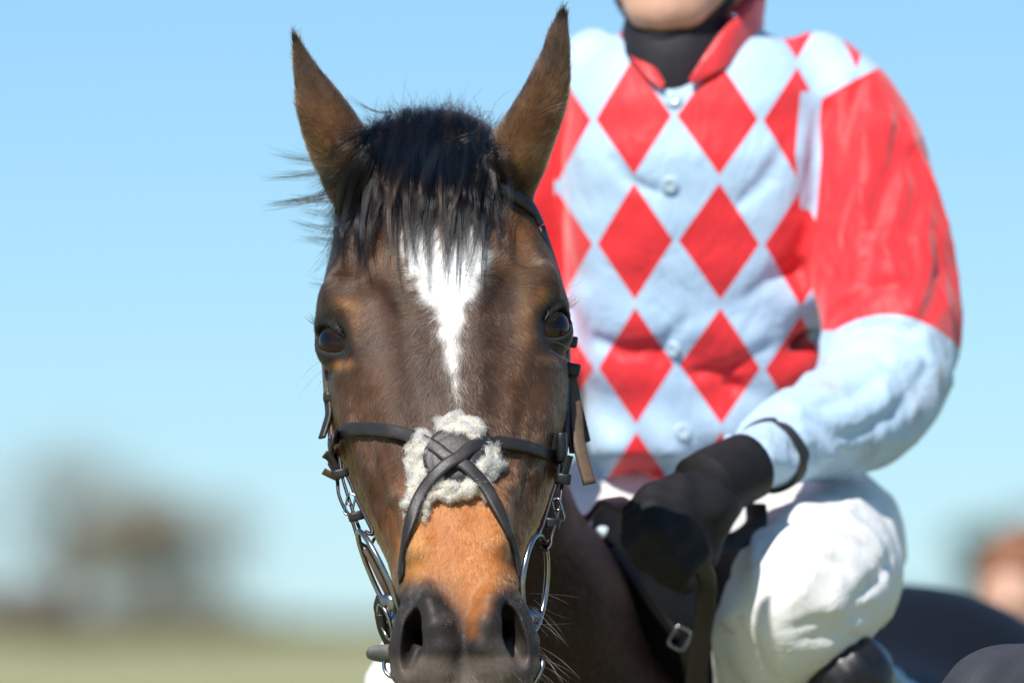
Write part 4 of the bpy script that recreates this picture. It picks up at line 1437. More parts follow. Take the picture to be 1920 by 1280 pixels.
# flat rubber tongue beside the left corner of the mouth
def tongue():
    n = 20
    out = [(686, 1222), (692, 1213), (705, 1209), (722, 1207), (740, 1206), (752, 1210), (752, 1238), (738, 1240), (716, 1238), (700, 1235), (689, 1230)]
    P = np.array(out, float)
    Q = spline(np.vstack([P, P[:1]]), 41)[:-1]
    mb = MB()
    V = np.vstack([Wv(Q[:, 0], Q[:, 1], np.full(40, 4.905)), Wv(Q[:, 0] * .96 + 720 * .04, Q[:, 1] * .9 + 1220 * .1, np.full(40, 4.9025)), Wv(Q[:, 0], Q[:, 1] + 3, np.full(40, 4.925))])
    F = [tuple(range(40, 80))] + [(k, (k + 1) % 40, 40 + (k + 1) % 40, 40 + k) for k in range(40)] + [(k, 80 + k, 80 + (k + 1) % 40, (k + 1) % 40) for k in range(40)] + [tuple(reversed(range(80, 120)))]
    mb.add(V, F); mb.build('bit_guard', M_RUB, bit)
tongue()
ring('chain_link', (742, 1245, 4.90), 22, 24, 20, .0020, .006, parent=bit)
ring('chain_link', (1000, 1262, 4.90), 10, 30, 30, .0020, .006, parent=bit)
V, F = tube(px3([(722, 1128, 4.935), (729, 1122, 4.93), (736, 1128, 4.927), (738, 1140, 4.928)], 12), .0062, 10)
MB().add(V, F).build('bit_joint', M_STEEL, bit)
# reins
def rein(name, pts, width, face, mat=M_LEA, n=60):
    P = px3(pts, n)
    if np.ndim(face) == 1: face = np.repeat(np.asarray(face, float)[None], n, 0)
    V, F = strap(P, unit(face), width, .003)
    return MB().add(V, F).build(name, mat, bridle)
rein('rein', [(688, 1028, 4.94), (700, 1050, 4.935), (718, 1088, 4.93), (738, 1125, 4.935), (752, 1150, 4.96)], .0085, FRT, M_LEABR)
rein('rein', [(716, 1120, 4.95), (712, 1140, 4.955), (722, 1165, 4.96), (735, 1190, 4.975)], .012, FRT, M_LEA)
rein('rein', [(712, 1150, 4.948), (718, 1178, 4.955), (730, 1205, 4.965)], .010, FRT, M_LEA)
ring('bit_hook', (722, 1165, 4.94), 9, 34, -18, .0016, .012, parent=bit)
# =================================================================== rider
RD = 5.97 + DOFF
KR = .94                              # the jockey is a small man
def to_r(P):
    """Rider frame: photo-plane pixels at the rider's distance, and depth in metres."""
    q = P - CAM_LOC
    return 960 + (q @ CR) / RD * FPX, 640 - (q @ CU) / RD * FPX, q @ CF - RD

def pc(L):
    """Chain from (px, py, distance, radius m)."""
    return [(*W(x, y, d), r * KR) for x, y, d, r in L]

TORSO = np.array([(-20, 1255, 1345, .045), (25, 1215, 1372, .055), (60, 1165, 1436, .066), (100, 1110, 1500, .084), (150, 1080, 1535, .100), (250, 1060, 1550, .110), (400, 1055, 1565, .116), (550, 1062, 1572, .118), (680, 1074, 1560, .116), (770, 1090, 1520, .112), (820, 1100, 1455, .110), (858, 1108, 1400, .104), (882, 1122, 1370, .094)], float)
def s_torso(P):
    x, y, d = to_r(P)
    T = TORSO
    sc = RD / FPX
    yy = np.clip(y, T[0, 0], T[-1, 0])
    xl, xr, hd = (_cr1(T[:, 0], T[:, k], yy) for k in (1, 2, 3))
    hd = hd * KR
    xc = (xl + xr) / 2; hw = (xr - xl) / 2 * sc
    lean = np.interp(yy, [0, 300, 900], [.02, 0, .06])
    a = (x - xc) * sc / hw; b = (d - lean - .0) / hd
    r = (np.abs(a) ** 2.5 + np.abs(b) ** 2.5) ** (1 / 2.5)
    f = (r - 1) * np.minimum(hw, hd) * .95
    return np.maximum(f, np.abs(y - yy) * sc - .004)

ARM_L = spline(np.array([(1535, 140, 5.99, .050), (1588, 215, 5.97, .058), (1628, 330, 5.94, .064), (1652, 450, 5.91, .070), (1668, 560, 5.88, .0715), (1668, 660, 5.85, .069), (1645, 745, 5.80, .064), (1590, 790, 5.74, .060), (1520, 812, 5.67, .051), (1455, 845, 5.60, .039), (1400, 872, 5.54, .031), (1375, 885, 5.51, .029)], float), 34)
ARM_R = spline(np.array([(1105, 135, 6.00, .046), (1062, 230, 6.02, .052), (1030, 350, 6.03, .056), (1008, 480, 6.05, .058), (990, 600, 6.03, .057), (978, 720, 5.94, .053), (972, 820, 5.82, .045), (970, 900, 5.70, .036), (975, 940, 5.63, .031)], float), 26)
A_L, A_R = pc(ARM_L), pc(ARM_R)
_arc = lambda A: np.concatenate([[0], np.cumsum(np.linalg.norm(np.diff(np.array(A)[:, :3], axis=0), axis=1))])
SA_L, SA_R = _arc(A_L), _arc(A_R)

def chain_param(P, A, S):
    best = np.full(len(P), 1e9); out = np.zeros(len(P))
    for i in range(len(A) - 1):
        a, b = np.array(A[i][:3]), np.array(A[i + 1][:3]); ab = b - a
        h = np.clip(((P - a) @ ab) / (ab @ ab), 0, 1)
        d = np.linalg.norm(P - a - h[:, None] * ab, axis=1)
        m = d < best
        best[m] = d[m]; out[m] = (S[i] + h * (S[i + 1] - S[i]))[m]
    return out, best

def rid(n):
    return 1 - np.abs(n)

def fold(P, pts, r, k, depth):
    """A cloth fold: raised soft ridge along photo-plane points."""
    return s_chain(P, pc([(x, y, d, r) for x, y, d in pts]), .01)

def f_jersey(P):
    t = s_torso(P)
    t = t + .0015 * noise(P * [1, 1, .6], 7, 0) + .0010 * noise(P, 19, 1)
    x, y, d = to_r(P)
    # bloused hem folds and drag lines from the arm
    t = t - .010 * sst(740, 830, y) * (1 - sst(845, 880, y)) + .004 * np.sin(x * .055 + 1.4 * np.sin(y * .02)) * sst(740, 840, y)
    t = t - .0035 * np.sin((x * .8 + y) * .030 + 2.0 * noise(P, 4, 2)) * sst(1380, 1500, x) * sst(180, 300, y) - .0025 * np.sin((y - x * .35) * .045 + noise(P, 5, 3)) * sst(430, 600, y) * .7
    al = s_chain(P, A_L, .012)
    w = noise(P * [1.0, 1.0, .45], 8, 2); w2 = noise(P * [.6, 1.0, 1.0], 13, 1)
    ridges = .0085 * (np.clip(rid(noise(P @ _ROT1, 6.5, 3)), 0, 1) ** 3 - .3) + .0028 * (np.clip(rid(noise(P @ _ROT2, 12, 1)), 0, 1) ** 3 - .3)
    ridges = -ridges
    al = al + ridges * sst(90, 260, y) - .002 * w2
    ar = s_chain(P, A_R, .012) + ridges * .8
    f = smin(t, al, .022)
    f = smin(f, ar, .014)
    # deep folds on the front of the sleeve
    for q in FOLDS: f = near(f, P, np.mean([c[:3] for c in q], axis=0), .14, lambda f, Q, q=q: smax(f, -s_chain(Q, q), .014))
    f = near(f, P, W(1262, 30, 5.9), .16, lambda f, Q: smax(f, -s_chain(Q, NECKLINE), .006))
    return f
_c, _s = math.cos(.6), math.sin(.6)
_ROT1 = np.array([[_c, 0, _s], [0, 1, 0], [-_s, 0, _c]]) * np.array([[1.4], [1], [.55]])
_ROT2 = np.array([[_c, 0, -_s], [0, 1, 0], [_s, 0, _c]]) * np.array([[1.2], [1], [.6]])
NECKLINE = [(*W(1275, -80, 5.93), .075), (*W(1268, 20, 5.90), .062), (*W(1266, 95, 5.87), .036), (*W(1266, 150, 5.85), .012)]
FOLDS = []
def _press(fn, pts, r, d0=5.2, n=7):
    """Fold line drawn in the photo plane, laid on the front of the cloth fn by marching along the view."""
    Q = spline(np.array(pts, float), n)
    out = []
    for i, (x, y) in enumerate(Q):
        d = d0
        for _ in range(70):
            v = fn(W(x, y, d)[None])[0]
            if v < .0008: break
            d += max(v * .8, .0006)
        out.append((*W(x, y, d), r * (.25 + .75 * math.sin(math.pi * (i + .5) / n))))
    return out
FOLDS = [_press(f_jersey, p, r * .82) for p, r in (
    (((1615, 150), (1598, 205), (1590, 270), (1570, 345), (1560, 400)), .0055), (((1548, 205), (1532, 270), (1534, 340), (1550, 400)), .0055), (((1605, 260), (1596, 330), (1572, 400), (1560, 470)), .005),
    (((1690, 215), (1686, 280), (1668, 340), (1640, 400), (1625, 460)), .0075), (((1712, 290), (1724, 350), (1716, 400), (1695, 440)), .0075), (((1664, 330), (1648, 410), (1630, 480), (1625, 540)), .0045), (((1758, 430), (1768, 510), (1750, 575), (1720, 610)), .0075),
    (((1540, 510), (1575, 530), (1610, 515), (1640, 480)), .005), (((1560, 585), (1600, 562), (1650, 535), (1700, 535)), .006), (((1700, 430), (1714, 500), (1700, 560)), .0045), (((1548, 430), (1572, 480), (1570, 540)), .0045),
    (((1578, 630), (1630, 612), (1690, 622), (1740, 665)), .006), (((1565, 670), (1620, 652), (1670, 680), (1700, 720)), .005), (((1470, 765), (1525, 785), (1568, 825), (1582, 870)), .006), (((1660, 690), (1605, 735), (1540, 760)), .0045),
    (((1740, 690), (1700, 755), (1630, 805), (1580, 820)), .006), (((1490, 840), (1535, 852), (1560, 885)), .0045), (((1425, 820), (1445, 860), (1465, 905)), .003),
    (((1120, 640), (1180, 660), (1240, 650)), .003), (((1300, 700), (1370, 690), (1440, 650)), .0035), (((1400, 560), (1450, 520), (1500, 500)), .0035), (((1390, 380), (1440, 330), (1480, 260)), .003), (((1290, 600), (1250, 640), (1230, 690)), .003), (((1150, 300), (1180, 340), (1230, 360)), .0025))]

def cloth_mesh(name, f, box, h, mat, parent, extra=None, sm=1):
    (x0, x1), (y0, y1), (z0, z1) = box
    V, F = surface_nets(f, np.arange(x0, x1 + h, h), np.arange(y0, y1 + h, h), np.arange(z0, z1 + h, h))
    if sm: V = smooth_mesh(V, F, sm, .5)
    o = mesh_np(name, V, F, mat, parent)
    if extra: extra(o, V)
    return o

rider = empty('person', W(1300, 1000, 6.05))
tag(rider, 'jockey in red and pale blue diamond silks and white breeches sitting on the horse', 'person')

# ---- silks
t = NT('racing_silk')
_p = t.node('ShaderNodeAttribute', attribute_name='pat')
_sp = t.node('ShaderNodeSeparateXYZ'); t.l.new(_p.outputs['Vector'], _sp.inputs[0])
_q = t.node('ShaderNodeAttribute', attribute_name='arm')
_sq = t.node('ShaderNodeSeparateXYZ'); t.l.new(_q.outputs['Vector'], _sq.inputs[0])
co = t.coord()
# diamonds: red cells centred on (n + 0.5, m)
du = t.math('ABSOLUTE', t.math('SUBTRACT', t.math('FRACT', _sp.outputs[0]), .5))
dv = t.math('ABSOLUTE', t.math('SUBTRACT', t.math('FRACT', t.math('ADD', _sp.outputs[1], .5)), .5))
red_t = t.math('LESS_THAN', t.math('ADD', du, dv), .468)
red_t = t.math('MULTIPLY', red_t, t.math('SUBTRACT', 1.0, t.math('GREATER_THAN', _sp.outputs[2], .5)))
s_ = _sq.outputs[1]
red_s = t.math('MULTIPLY', t.math('GREATER_THAN', s_, .030), t.math('LESS_THAN', s_, _sq.outputs[2]))
is_arm = t.math('GREATER_THAN', _sq.outputs[0], 0.0)
fac = t.math('ADD', t.math('MULTIPLY', red_t, t.math('SUBTRACT', 1.0, is_arm)), t.math('MULTIPLY', red_s, is_arm))
RED, BLUE = (.78, .024, .032), (.44, .61, .79)
c = t.mix(fac, BLUE, RED)
fn_ = t.noise(9, 5, .65, co)
dirt = t.math('MULTIPLY', t.ramp(t.noise(16, 5, .7, co), [(.55, (0, 0, 0)), (.68, (1, 1, 1))]), t.math('MULTIPLY', is_arm, t.math('GREATER_THAN', s_, _sq.outputs[2])))
c = t.mix(t.math('MULTIPLY', dirt, .5), c, (.38, .31, .22))
t.base(c)
t.set(Roughness=.55)
t.b.inputs['Sheen Weight'].default_value = .3
t.b.inputs['Specular IOR Level'].default_value = .35
wv = t.node('ShaderNodeMapping'); t.l.new(co, wv.inputs['Vector']); wv.inputs['Scale'].default_value = (1, 1, .55); wv.inputs['Rotation'].default_value = (0, .5, 0)
h = t.math('ADD', t.noise(26, 4, .6, wv.outputs[0], .8), t.math('MULTIPLY', t.noise(70, 3, .6, wv.outputs[0], .5), .35))
rg = t.math('POWER', t.math('SUBTRACT', 1.0, t.math('ABSOLUTE', t.math('SUBTRACT', t.math('MULTIPLY', t.noise(11, 2, .5, wv.outputs[0], 1.6), 2.0), 1.0))), 6.0)
rg2 = t.math('POWER', t.math('SUBTRACT', 1.0, t.math('ABSOLUTE', t.math('SUBTRACT', t.math('MULTIPLY', t.noise(24, 2, .5, wv.outputs[0], 1.2), 2.0), 1.0))), 6.0)
h = t.math('SUBTRACT', h, t.math('ADD', t.math('MULTIPLY', rg, .5), t.math('MULTIPLY', rg2, .28)))
t.bump(h, .20, .010)
M_SILK = t.m

def silk_attr(o, V):
    x, y, d = to_r(V)
    xo = x - 1263 - .012 * (y - 400)
    ph = np.arcsin(np.clip(xo / 400, -.985, .985)) * 400
    u = ph / np.where(xo > 0, 165.0, 153.0)
    v = (y - 222 - .00028 * xo ** 2) / 231.0
    # seam panel beside the sleeve is plain pale blue
    seam = np.clip(np.minimum(np.minimum(x - 1486 - .10 * np.abs(y - 290), y - 175), 395 - y) / 24 + .5, 0, 1)
    set_vec(o.data, 'pat', np.stack([u, v, seam], 1))
    sl, dl = chain_param(V, A_L, SA_L); sr, dr = chain_param(V, A_R, SA_R)
    tt = s_torso(V)
    ra = np.interp(sl, SA_L, [q[3] for q in A_L]); rb = np.interp(sr, SA_R, [q[3] for q in A_R])
    el, er = dl - ra, dr - rb
    isl = el < er
    m = tt - np.minimum(el, er)
    sarm = np.where(isl, sl, sr)
    yline = 208 - .62 * (x - 1505) + .0004 * (x - 1505) ** 2
    ycut = 590 + .0033 * np.maximum(x - 1650, -95) ** 2
    m = np.where(isl, np.minimum(m, (y - yline) * .0006), m)              # the shoulder keeps the body pattern
    sarm = np.where(isl, np.maximum(.10 + (y - ycut) / 1000.0, .05), sarm)
    cut = np.where(isl, .10, SA_R[-1] * .56)
    set_vec(o.data, 'arm', np.stack([m, sarm, cut], 1))
BOXR = ((W(960, 0, 6.2)[0] - .03, .53), (.45, 1.20), (1.60, 2.28))
silks = cloth_mesh('silks', f_jersey, BOXR, .0045, M_SILK, rider, silk_attr, 1)

# ---- breeches
t = NT('white_breeches')
co = t.coord()
dt = t.ramp(t.noise(34, 5, .72, co), [(.60, (0, 0, 0)), (.72, (1, 1, 1))])
t.base(t.mix(t.math('MULTIPLY', dt, .45), (.80, .80, .79), (.34, .28, .21)))
t.set(Roughness=.6)
rg = t.math('POWER', t.math('SUBTRACT', 1.0, t.math('ABSOLUTE', t.math('SUBTRACT', t.math('MULTIPLY', t.noise(16, 2, .5, co, 1.6), 2.0), 1.0))), 6.0)
t.bump(t.math('SUBTRACT', t.math('ADD', t.noise(22, 4, .6, co, .6), t.math('MULTIPLY', t.noise(75, 3, .6, co), .3)), t.math('MULTIPLY', rg, .25)), .22, .010)
M_WHITE = t.m
THIGH_L = pc(spline(np.array([(1420, 950, 6.12, .085), (1500, 985, 6.00, .088), (1555, 1020, 5.86, .080), (1545, 1068, 5.68, .080), (1508, 1108, 5.57, .078), (1468, 1175, 5.58, .064), (1445, 1265, 5.64, .055), (1445, 1340, 5.68, .05)], float), 18))
THIGH_R = pc(spline(np.array([(1220, 950, 6.12, .085), (1080, 1050, 5.98, .080), (900, 1180, 5.80, .066), (795, 1262, 5.66, .052), (785, 1340, 5.68, .048)], float), 14))
def f_breech(P):
    f = s_ell(P, W(1285, 985, 6.12), (.146, .11, .113))
    f = smin(f, s_ell(P, W(1255, 925, 6.05), (.085, .10, .055)), .03)
    f = smin(f, s_chain(P, THIGH_L, .02), .03)
    f = smin(f, s_chain(P, THIGH_R, .02), .03)
    x, y, d = to_r(P)
    f = f - .0075 * (np.clip(rid(noise(P @ _ROT2, 7, 0)), 0, 1) ** 3 - .3) - .0020 * (np.clip(rid(noise(P @ _ROT1, 13, 1)), 0, 1) ** 3 - .3) + .0012 * noise(P, 16, 2)
    for q in BFOLDS: f = near(f, P, np.mean([c[:3] for c in q], axis=0), .14, lambda f, Q, q=q: smax(f, -s_chain(Q, q), .008))
    return f
BFOLDS = []
BFOLDS = [_press(f_breech, p, r) for p, r in (
    (((1380, 1000), (1450, 975), (1540, 970), (1620, 985)), .006), (((1440, 940), (1520, 925), (1600, 930)), .006), (((1560, 1000), (1620, 1020), (1660, 1060)), .006),
    (((1590, 1170), (1610, 1120), (1650, 1085), (1672, 1040)), .007), (((1570, 1190), (1600, 1160), (1640, 1140)), .006), (((1500, 1200), (1560, 1190), (1610, 1195)), .006), (((1480, 1180), (1540, 1165), (1585, 1165)), .005),
    (((1350, 1050), (1385, 1030), (1430, 1030)), .006), (((1340, 1090), (1375, 1075), (1410, 1085)), .005), (((1530, 1040), (1580, 1060), (1600, 1100)), .004), (((1420, 1110), (1440, 1060), (1480, 1030)), .003),
    (((1130, 890), (1190, 900), (1260, 885)), .004), (((1140, 920), (1200, 915), (1250, 925)), .004))]
cloth_mesh('breeches', f_breech, ((-.18, .53), (.48, 1.30), (1.38, 1.76)), .005, M_WHITE, rider, None, 1)

# ---- boots
M_BOOT = leather('boot_leather', (.005, .005, .006), (.012, .012, .014), .36, (.03, .03, .032))
def boot(ch, nm='boot'):
    C_ = pc(ch)
    def f(P):
        return s_chain(P, C_, .02) + .004 * (rid(np.sin((P[:, 2] * 150 + P[:, 0] * 110) + 2 * noise(P, 8, 1))) - .5)
    A = np.array([c[:3] for c in C_])
    lo, hi = A.min(0) - .09, A.max(0) + .09
    return cloth_mesh(nm, f, tuple((a, b) for a, b in zip(lo, hi)), .006, M_BOOT, rider, None, 1)
boot([(1622, 1252, 5.62, .030), (1590, 1272, 5.57, .046), (1550, 1330, 5.62, .056), (1530, 1470, 5.76, .05), (1515, 1640, 5.88, .038), (1505, 1680, 5.80, .036), (1490, 1690, 5.68, .028)])
boot([(782, 1345, 5.72, .050), (755, 1470, 5.90, .047), (745, 1640, 6.05, .038), (742, 1680, 6.0, .036), (738, 1690, 5.9, .028)])

# ---- gloves
t = NT('black_glove')
co = t.coord()
t.base(t.ramp(t.noise(60, 4, .6, co), [(.3, (.006, .006, .0075)), (.7, (.012, .0115, .014))])); t.set(Roughness=.72)
t.b.inputs['Specular IOR Level'].default_value = .3
t.bump(t.noise(500, 3, .7, co), .4, .001)
M_GLOVE = t.m
def glove(pts, cuff, mir=None):
    fs = [pc(c) for c in pts]
    def f(P):
        d = s_chain(P, fs[0], .015)
        for q in fs[1:5]: d = smin(d, s_chain(P, q, .004), .009)
        d = smin(d, s_chain(P, fs[5], .006), .008)
        return d + .0012 * noise(P, 30, 1)
    A = np.array([c[:3] for q in fs for c in q])
    o = cloth_mesh('glove', f, tuple((a, b) for a, b in zip(A.min(0) - .05, A.max(0) + .05)), .003, M_GLOVE, rider, None, 1)
    cf = pc(spline(np.array(cuff, float), 10))
    V, F = tube(np.array([c[:3] for c in cf]), [c[3] for c in cf], 24)
    mb = MB().add(V, F)
    mb.build('glove_cuff', M_GLOVE, rider)
# left hand: closed fist holding the reins
glove([[(1352, 915, 5.50, .032), (1312, 952, 5.465, .037), (1272, 978, 5.45, .034), (1258, 1005, 5.45, .032), (1295, 1022, 5.46, .034)],
       [(1268, 950, 5.425, .019), (1222, 962, 5.405, .0175), (1194, 984, 5.41, .0160), (1192, 1010, 5.44, .0145), (1212, 1016, 5.47, .013)],
       [(1268, 980, 5.415, .019), (1226, 996, 5.395, .0180), (1204, 1020, 5.40, .0165), (1212, 1044, 5.435, .0145), (1238, 1042, 5.465, .013)],
       [(1282, 1010, 5.415, .0185), (1248, 1030, 5.398, .0175), (1234, 1054, 5.405, .0160), (1248, 1070, 5.44, .0145), (1268, 1060, 5.465, .013)],
       [(1304, 1034, 5.425, .0175), (1280, 1056, 5.41, .0165), (1272, 1076, 5.42, .0150), (1288, 1088, 5.45, .0138), (1306, 1074, 5.47, .0125)],
       [(1318, 932, 5.46, .023), (1272, 922, 5.44, .0195), (1224, 936, 5.425, .0170), (1190, 962, 5.43, .0140)]],
      [(1318, 918, 5.475, .040), (1342, 903, 5.49, .0395), (1375, 887, 5.512, .0385), (1402, 874, 5.528, .0375)])
# right hand, behind the horse's cheek
glove([[(970, 965, 5.61, .030), (955, 1000, 5.58, .035), (950, 1035, 5.56, .034), (975, 1040, 5.57, .03)],
       [(930, 1020, 5.55, .0165), (915, 1050, 5.53, .015), (930, 1080, 5.525, .0135), (955, 1080, 5.535, .0125)],
       [(950, 1035, 5.54, .0165), (938, 1065, 5.52, .015), (952, 1090, 5.52, .0135), (975, 1085, 5.53, .0125)],
       [(970, 1045, 5.54, .016), (962, 1075, 5.52, .0145), (975, 1096, 5.52, .013), (995, 1086, 5.53, .012)],
       [(990, 1045, 5.55, .015), (985, 1072, 5.53, .0135), (997, 1088, 5.53, .012), (1010, 1075, 5.54, .0115)],
       [(950, 985, 5.58, .018), (925, 1000, 5.56, .0155), (915, 1030, 5.545, .013)]],
      [(972, 935, 5.63, .035), (970, 955, 5.615, .0355), (968, 975, 5.60, .034)])

# ---- wrist bands
def ring_band(c, ax, rad, w, mat, name, parent, thick=.0025):
    ax = unit(ax); a = unit(np.cross(ax, [0, 0, 1.0])); b = np.cross(ax, a)
    T = np.linspace(0, 2 * math.pi, 48, endpoint=False)
    N = np.cos(T)[:, None] * a + np.sin(T)[:, None] * b
    V, F = strap(np.asarray(c) + N * rad, N, w, thick, closed=True)
    return MB().add(V, F).build(name, mat, parent)
M_ELAST = mat_noise('elastic', (.012, .012, .012), (.03, .028, .026), 200, .55, .3, 500, .001)
ring_band(W(1447, 853, 5.592), W(1400, 878, 5.54) - W(1500, 822, 5.65), .0364, .021, M_ELAST, 'wrist_band', rider)
ring_band(W(971, 880, 5.73), W(970, 900, 5.70) - W(972, 820, 5.82), .0405, .019, M_ELAST, 'wrist_band', rider)

# ---- collar, neck warmer, buttons
t = NT('red_collar'); co = t.coord()
t.base(t.ramp(t.noise(20, 3, .6, co), [(.3, (.70, .028, .036)), (.7, (.78, .035, .042))])); t.set(Roughness=.42)
t.b.inputs['Sheen Weight'].default_value = .25
t.bump(t.noise(40, 3, .6, co, .5), .5, .006)
M_RED = t.m
def collar():
    # lower edge (sits on the shoulders) and upper edge of the stand collar, from the front left round the back to the front right
    low = spline(np.array([(1240, 168, 5.875), (1205, 138, 5.885), (1172, 95, 5.92), (1180, 60, 5.99), (1260, 30, 6.06), (1360, 25, 6.06), (1425, 45, 6.00), (1420, 78, 5.94), (1370, 122, 5.895), (1300, 160, 5.872)], float), 60)
    up = spline(np.array([(1245, 158, 5.878), (1222, 112, 5.892), (1190, 55, 5.93), (1190, 5, 6.00), (1260, -40, 6.07), (1370, -45, 6.07), (1440, -10, 6.00), (1415, 5, 5.935), (1352, 62, 5.895), (1292, 148, 5.872)], float), 60)
    L = Wv(low[:, 0], low[:, 1], low[:, 2]); U = Wv(up[:, 0], up[:, 1], up[:, 2])
    C0 = W(1305, 60, 5.98)
    m = 7; rows = []
    for k in range(m):
        s = k / (m - 1)
        row = L * (1 - s) + U * s
        out = unit((row - C0) * [1, 1, .2])
        rows.append(row + out * (.002 * math.sin(s * math.pi)) + out * .0015 * np.sin(np.arange(60) * .5 + 3 * s)[:, None])
    inner = [r - unit((r - C0) * [1, 1, .2]) * .005 for r in rows[::-1]]
    G = np.array(rows + inner); M_, N_ = G.shape[:2]
    V = G.reshape(-1, 3)
    F = [(i * N_ + j, ((i + 1) % M_) * N_ + j, ((i + 1) % M_) * N_ + j + 1, i * N_ + j + 1) for i in range(M_) for j in range(N_ - 1)]
    F += [tuple(i * N_ for i in range(M_)), tuple(i * N_ + N_ - 1 for i in reversed(range(M_)))]
    MB().add(V, F).build('collar', M_RED, rider)
collar()
M_BLK = mat_noise('black_knit', (.008, .006, .010), (.016, .013, .019), 40, .7, .3, 700, .0008)
nw = pc(spline(np.array([(1275, 12, 5.955, .058), (1268, 45, 5.955, .060), (1268, 80, 5.945, .062), (1268, 115, 5.94, .063), (1268, 160, 5.945, .066), (1270, 210, 5.98, .07)], float), 16))
V, F = tube(np.array([c[:3] for c in nw]), np.array([c[3] for c in nw]) * (1 + .02 * np.sin(np.arange(16) * 1.9)), 40)
MB().add(V, F).build('neck_warmer', M_BLK, rider)
M_BTN = mat_noise('pale_button', (.40, .54, .66), (.48, .62, .73), 60, .3)
def button(px, py):
    # on the front of the silks
    p = W(px, py, 5.5); dirv = unit(p - CAM_LOC)
    bv = silk_bvh.ray_cast(Vector(CAM_LOC), Vector(dirv))
    c = np.array(bv[0]) if bv[0] is not None else W(px, py, 5.86)
    n = np.array(bv[1]) if bv[0] is not None else -CF
    if n @ CF > 0: n = -n
    a = unit(np.cross(n, [0, 0, 1.0])); b = np.cross(n, a)
    prof = [(0, .0030), (.0040, .0028), (.0052, .0034), (.0080, .0036), (.0092, .0022), (.0092, -.001)]
    T = np.linspace(0, 2 * math.pi, 24, endpoint=False)
    V = np.concatenate([[c + n * h + (a * math.cos(t_) + b * math.sin(t_)) * r for t_ in T] for r, h in prof])
    F = [(i * 24 + k, (i + 1) * 24 + k, (i + 1) * 24 + (k + 1) % 24, i * 24 + (k + 1) % 24) for i in range(len(prof) - 1) for k in range(24)]
    MB().add(V, F).build('button', M_BTN, rider)
_sv = np.empty(len(silks.data.vertices) * 3, np.float32); silks.data.vertices.foreach_get('co', _sv)
silk_bvh = BVHTree.FromPolygons([Vector(v) for v in _sv.reshape(-1, 3)], [tuple(p.vertices) for p in silks.data.polygons])
for q in ((1263, 186), (1256, 347), (1262, 655), (1279, 810)): button(*q)

# ---- head, continuous with the body under the clothes
def rf(dx, dy, dz):
    """Offset in the rider's head frame (right, up, forward), turned a little to the left of the picture."""
    yaw = R(-16)
    fwd = -CF * math.cos(yaw) + CR * math.sin(yaw); rt_ = CR * math.cos(yaw) + CF * math.sin(yaw)
    dx, dy, dz = dx * KR, dy * KR, dz * KR
    return HC0 + rt_ * dx + CU * dy + fwd * dz
HC0 = W(1272, -118, 5.95)
def _hl(P):
    P = HC0 + (P - HC0) / KR
    yaw = R(-16)
    fwd = -CF * math.cos(yaw) + CR * math.sin(yaw); rt_ = CR * math.cos(yaw) + CF * math.sin(yaw)
    q = P - HC0
    return np.stack([np.abs(q @ rt_), q @ CU, q @ fwd], 1), q @ rt_
def f_person(P):
    M, sx = _hl(P)
    f = s_ell(M, (0, .035, -.015), (.074, .088, .094))
    f = smin(f, s_chain(M, [(0, -.085, .058, .026), (.020, -.083, .052, .024), (.052, -.060, .000, .022), (.060, -.02, -.015, .02)], .008), .03)   # jaw and chin
    f = smin(f, s_ell(M, (0, -.045, .045), (.045, .045, .038)), .03)
    f = smin(f, s_ell(M, (.034, -.010, .055), (.022, .020, .020)), .02)                # cheekbones
    f = smin(f, s_chain(M, [(0, .018, .078, .008), (0, -.018, .098, .0105), (.010, -.024, .088, .008)], .004), .010)   # nose
    f = smin(f, s_chain(M, [(0, -.0475, .0840, .0070), (.016, -.0480, .0770, .005)], .003), .005)   # upper lip
    f = smin(f, s_chain(M, [(0, -.0580, .0835, .0075), (.015, -.0570, .0765, .0055)], .003), .005)   # lower lip
    f = smax(f, -s_chain(M, [(0, -.0530, .090, .0016), (.022, -.0525, .079, .0012)]), .003)
    f = smin(f, s_ell(M, (0, -.088, .070), (.017, .015, .014)), .014)
    f = smax(f, -s_ell(M, (.031, .022, .086), (.014, .010, .012)), .012)
    f = smin(f, s_ell(M, (.031, .022, .066), (.012, .012, .012)), .003)
    f = smin(f, s_ell(M, (.076, -.005, -.02), (.008, .030, .020)), .006)
    f = smin(f, s_chain(P, pc([(1290, -10, 5.98, .050), (1285, 90, 5.99, .052), (1290, 200, 6.0, .06)]), .01), .02)
    b = s_torso(P) + .025
    for A in (A_L, A_R): b = smin(b, s_chain(P, [(*c[:3], max(c[3] - .018, .020)) for c in A[::3]], .01), .02)
    for A in (THIGH_L, THIGH_R): b = smin(b, s_chain(P, [(*c[:3], c[3] - .018) for c in A[::2]], .01), .02)
    b = smin(b, s_ell(P, W(1285, 985, 6.12), (.12, .08, .09)), .03)
    return smin(f, b, .02)
t = NT('skin'); co = t.coord()
t.base(t.ramp(t.noise(35, 4, .6, co), [(.3, (.60, .33, .24)), (.7, (.70, .42, .31))])); t.set(Roughness=.5)
t.b.inputs['Subsurface Weight'].default_value = .3; t.b.inputs['Subsurface Radius'].default_value = (.01, .004, .002); t.b.inputs['Subsurface Scale'].default_value = 1.0
t.bump(t.noise(300, 3, .6, co), .15, .001)
M_PSKIN = t.m
_ax = axis([(-.20, .02), (.06, .0045), (.34, .02), (.54, None)]); _ay = axis([(.40, .02), (.80, .0045), (1.12, .02), (1.32, None)]); _az = axis([(1.36, .02), (2.18, .0045), (2.50, None)])
V, F = surface_nets(f_person, _ax, _ay, _az)
mesh_np('body', smooth_mesh(V, F, 1, .4), F, M_PSKIN, rider)
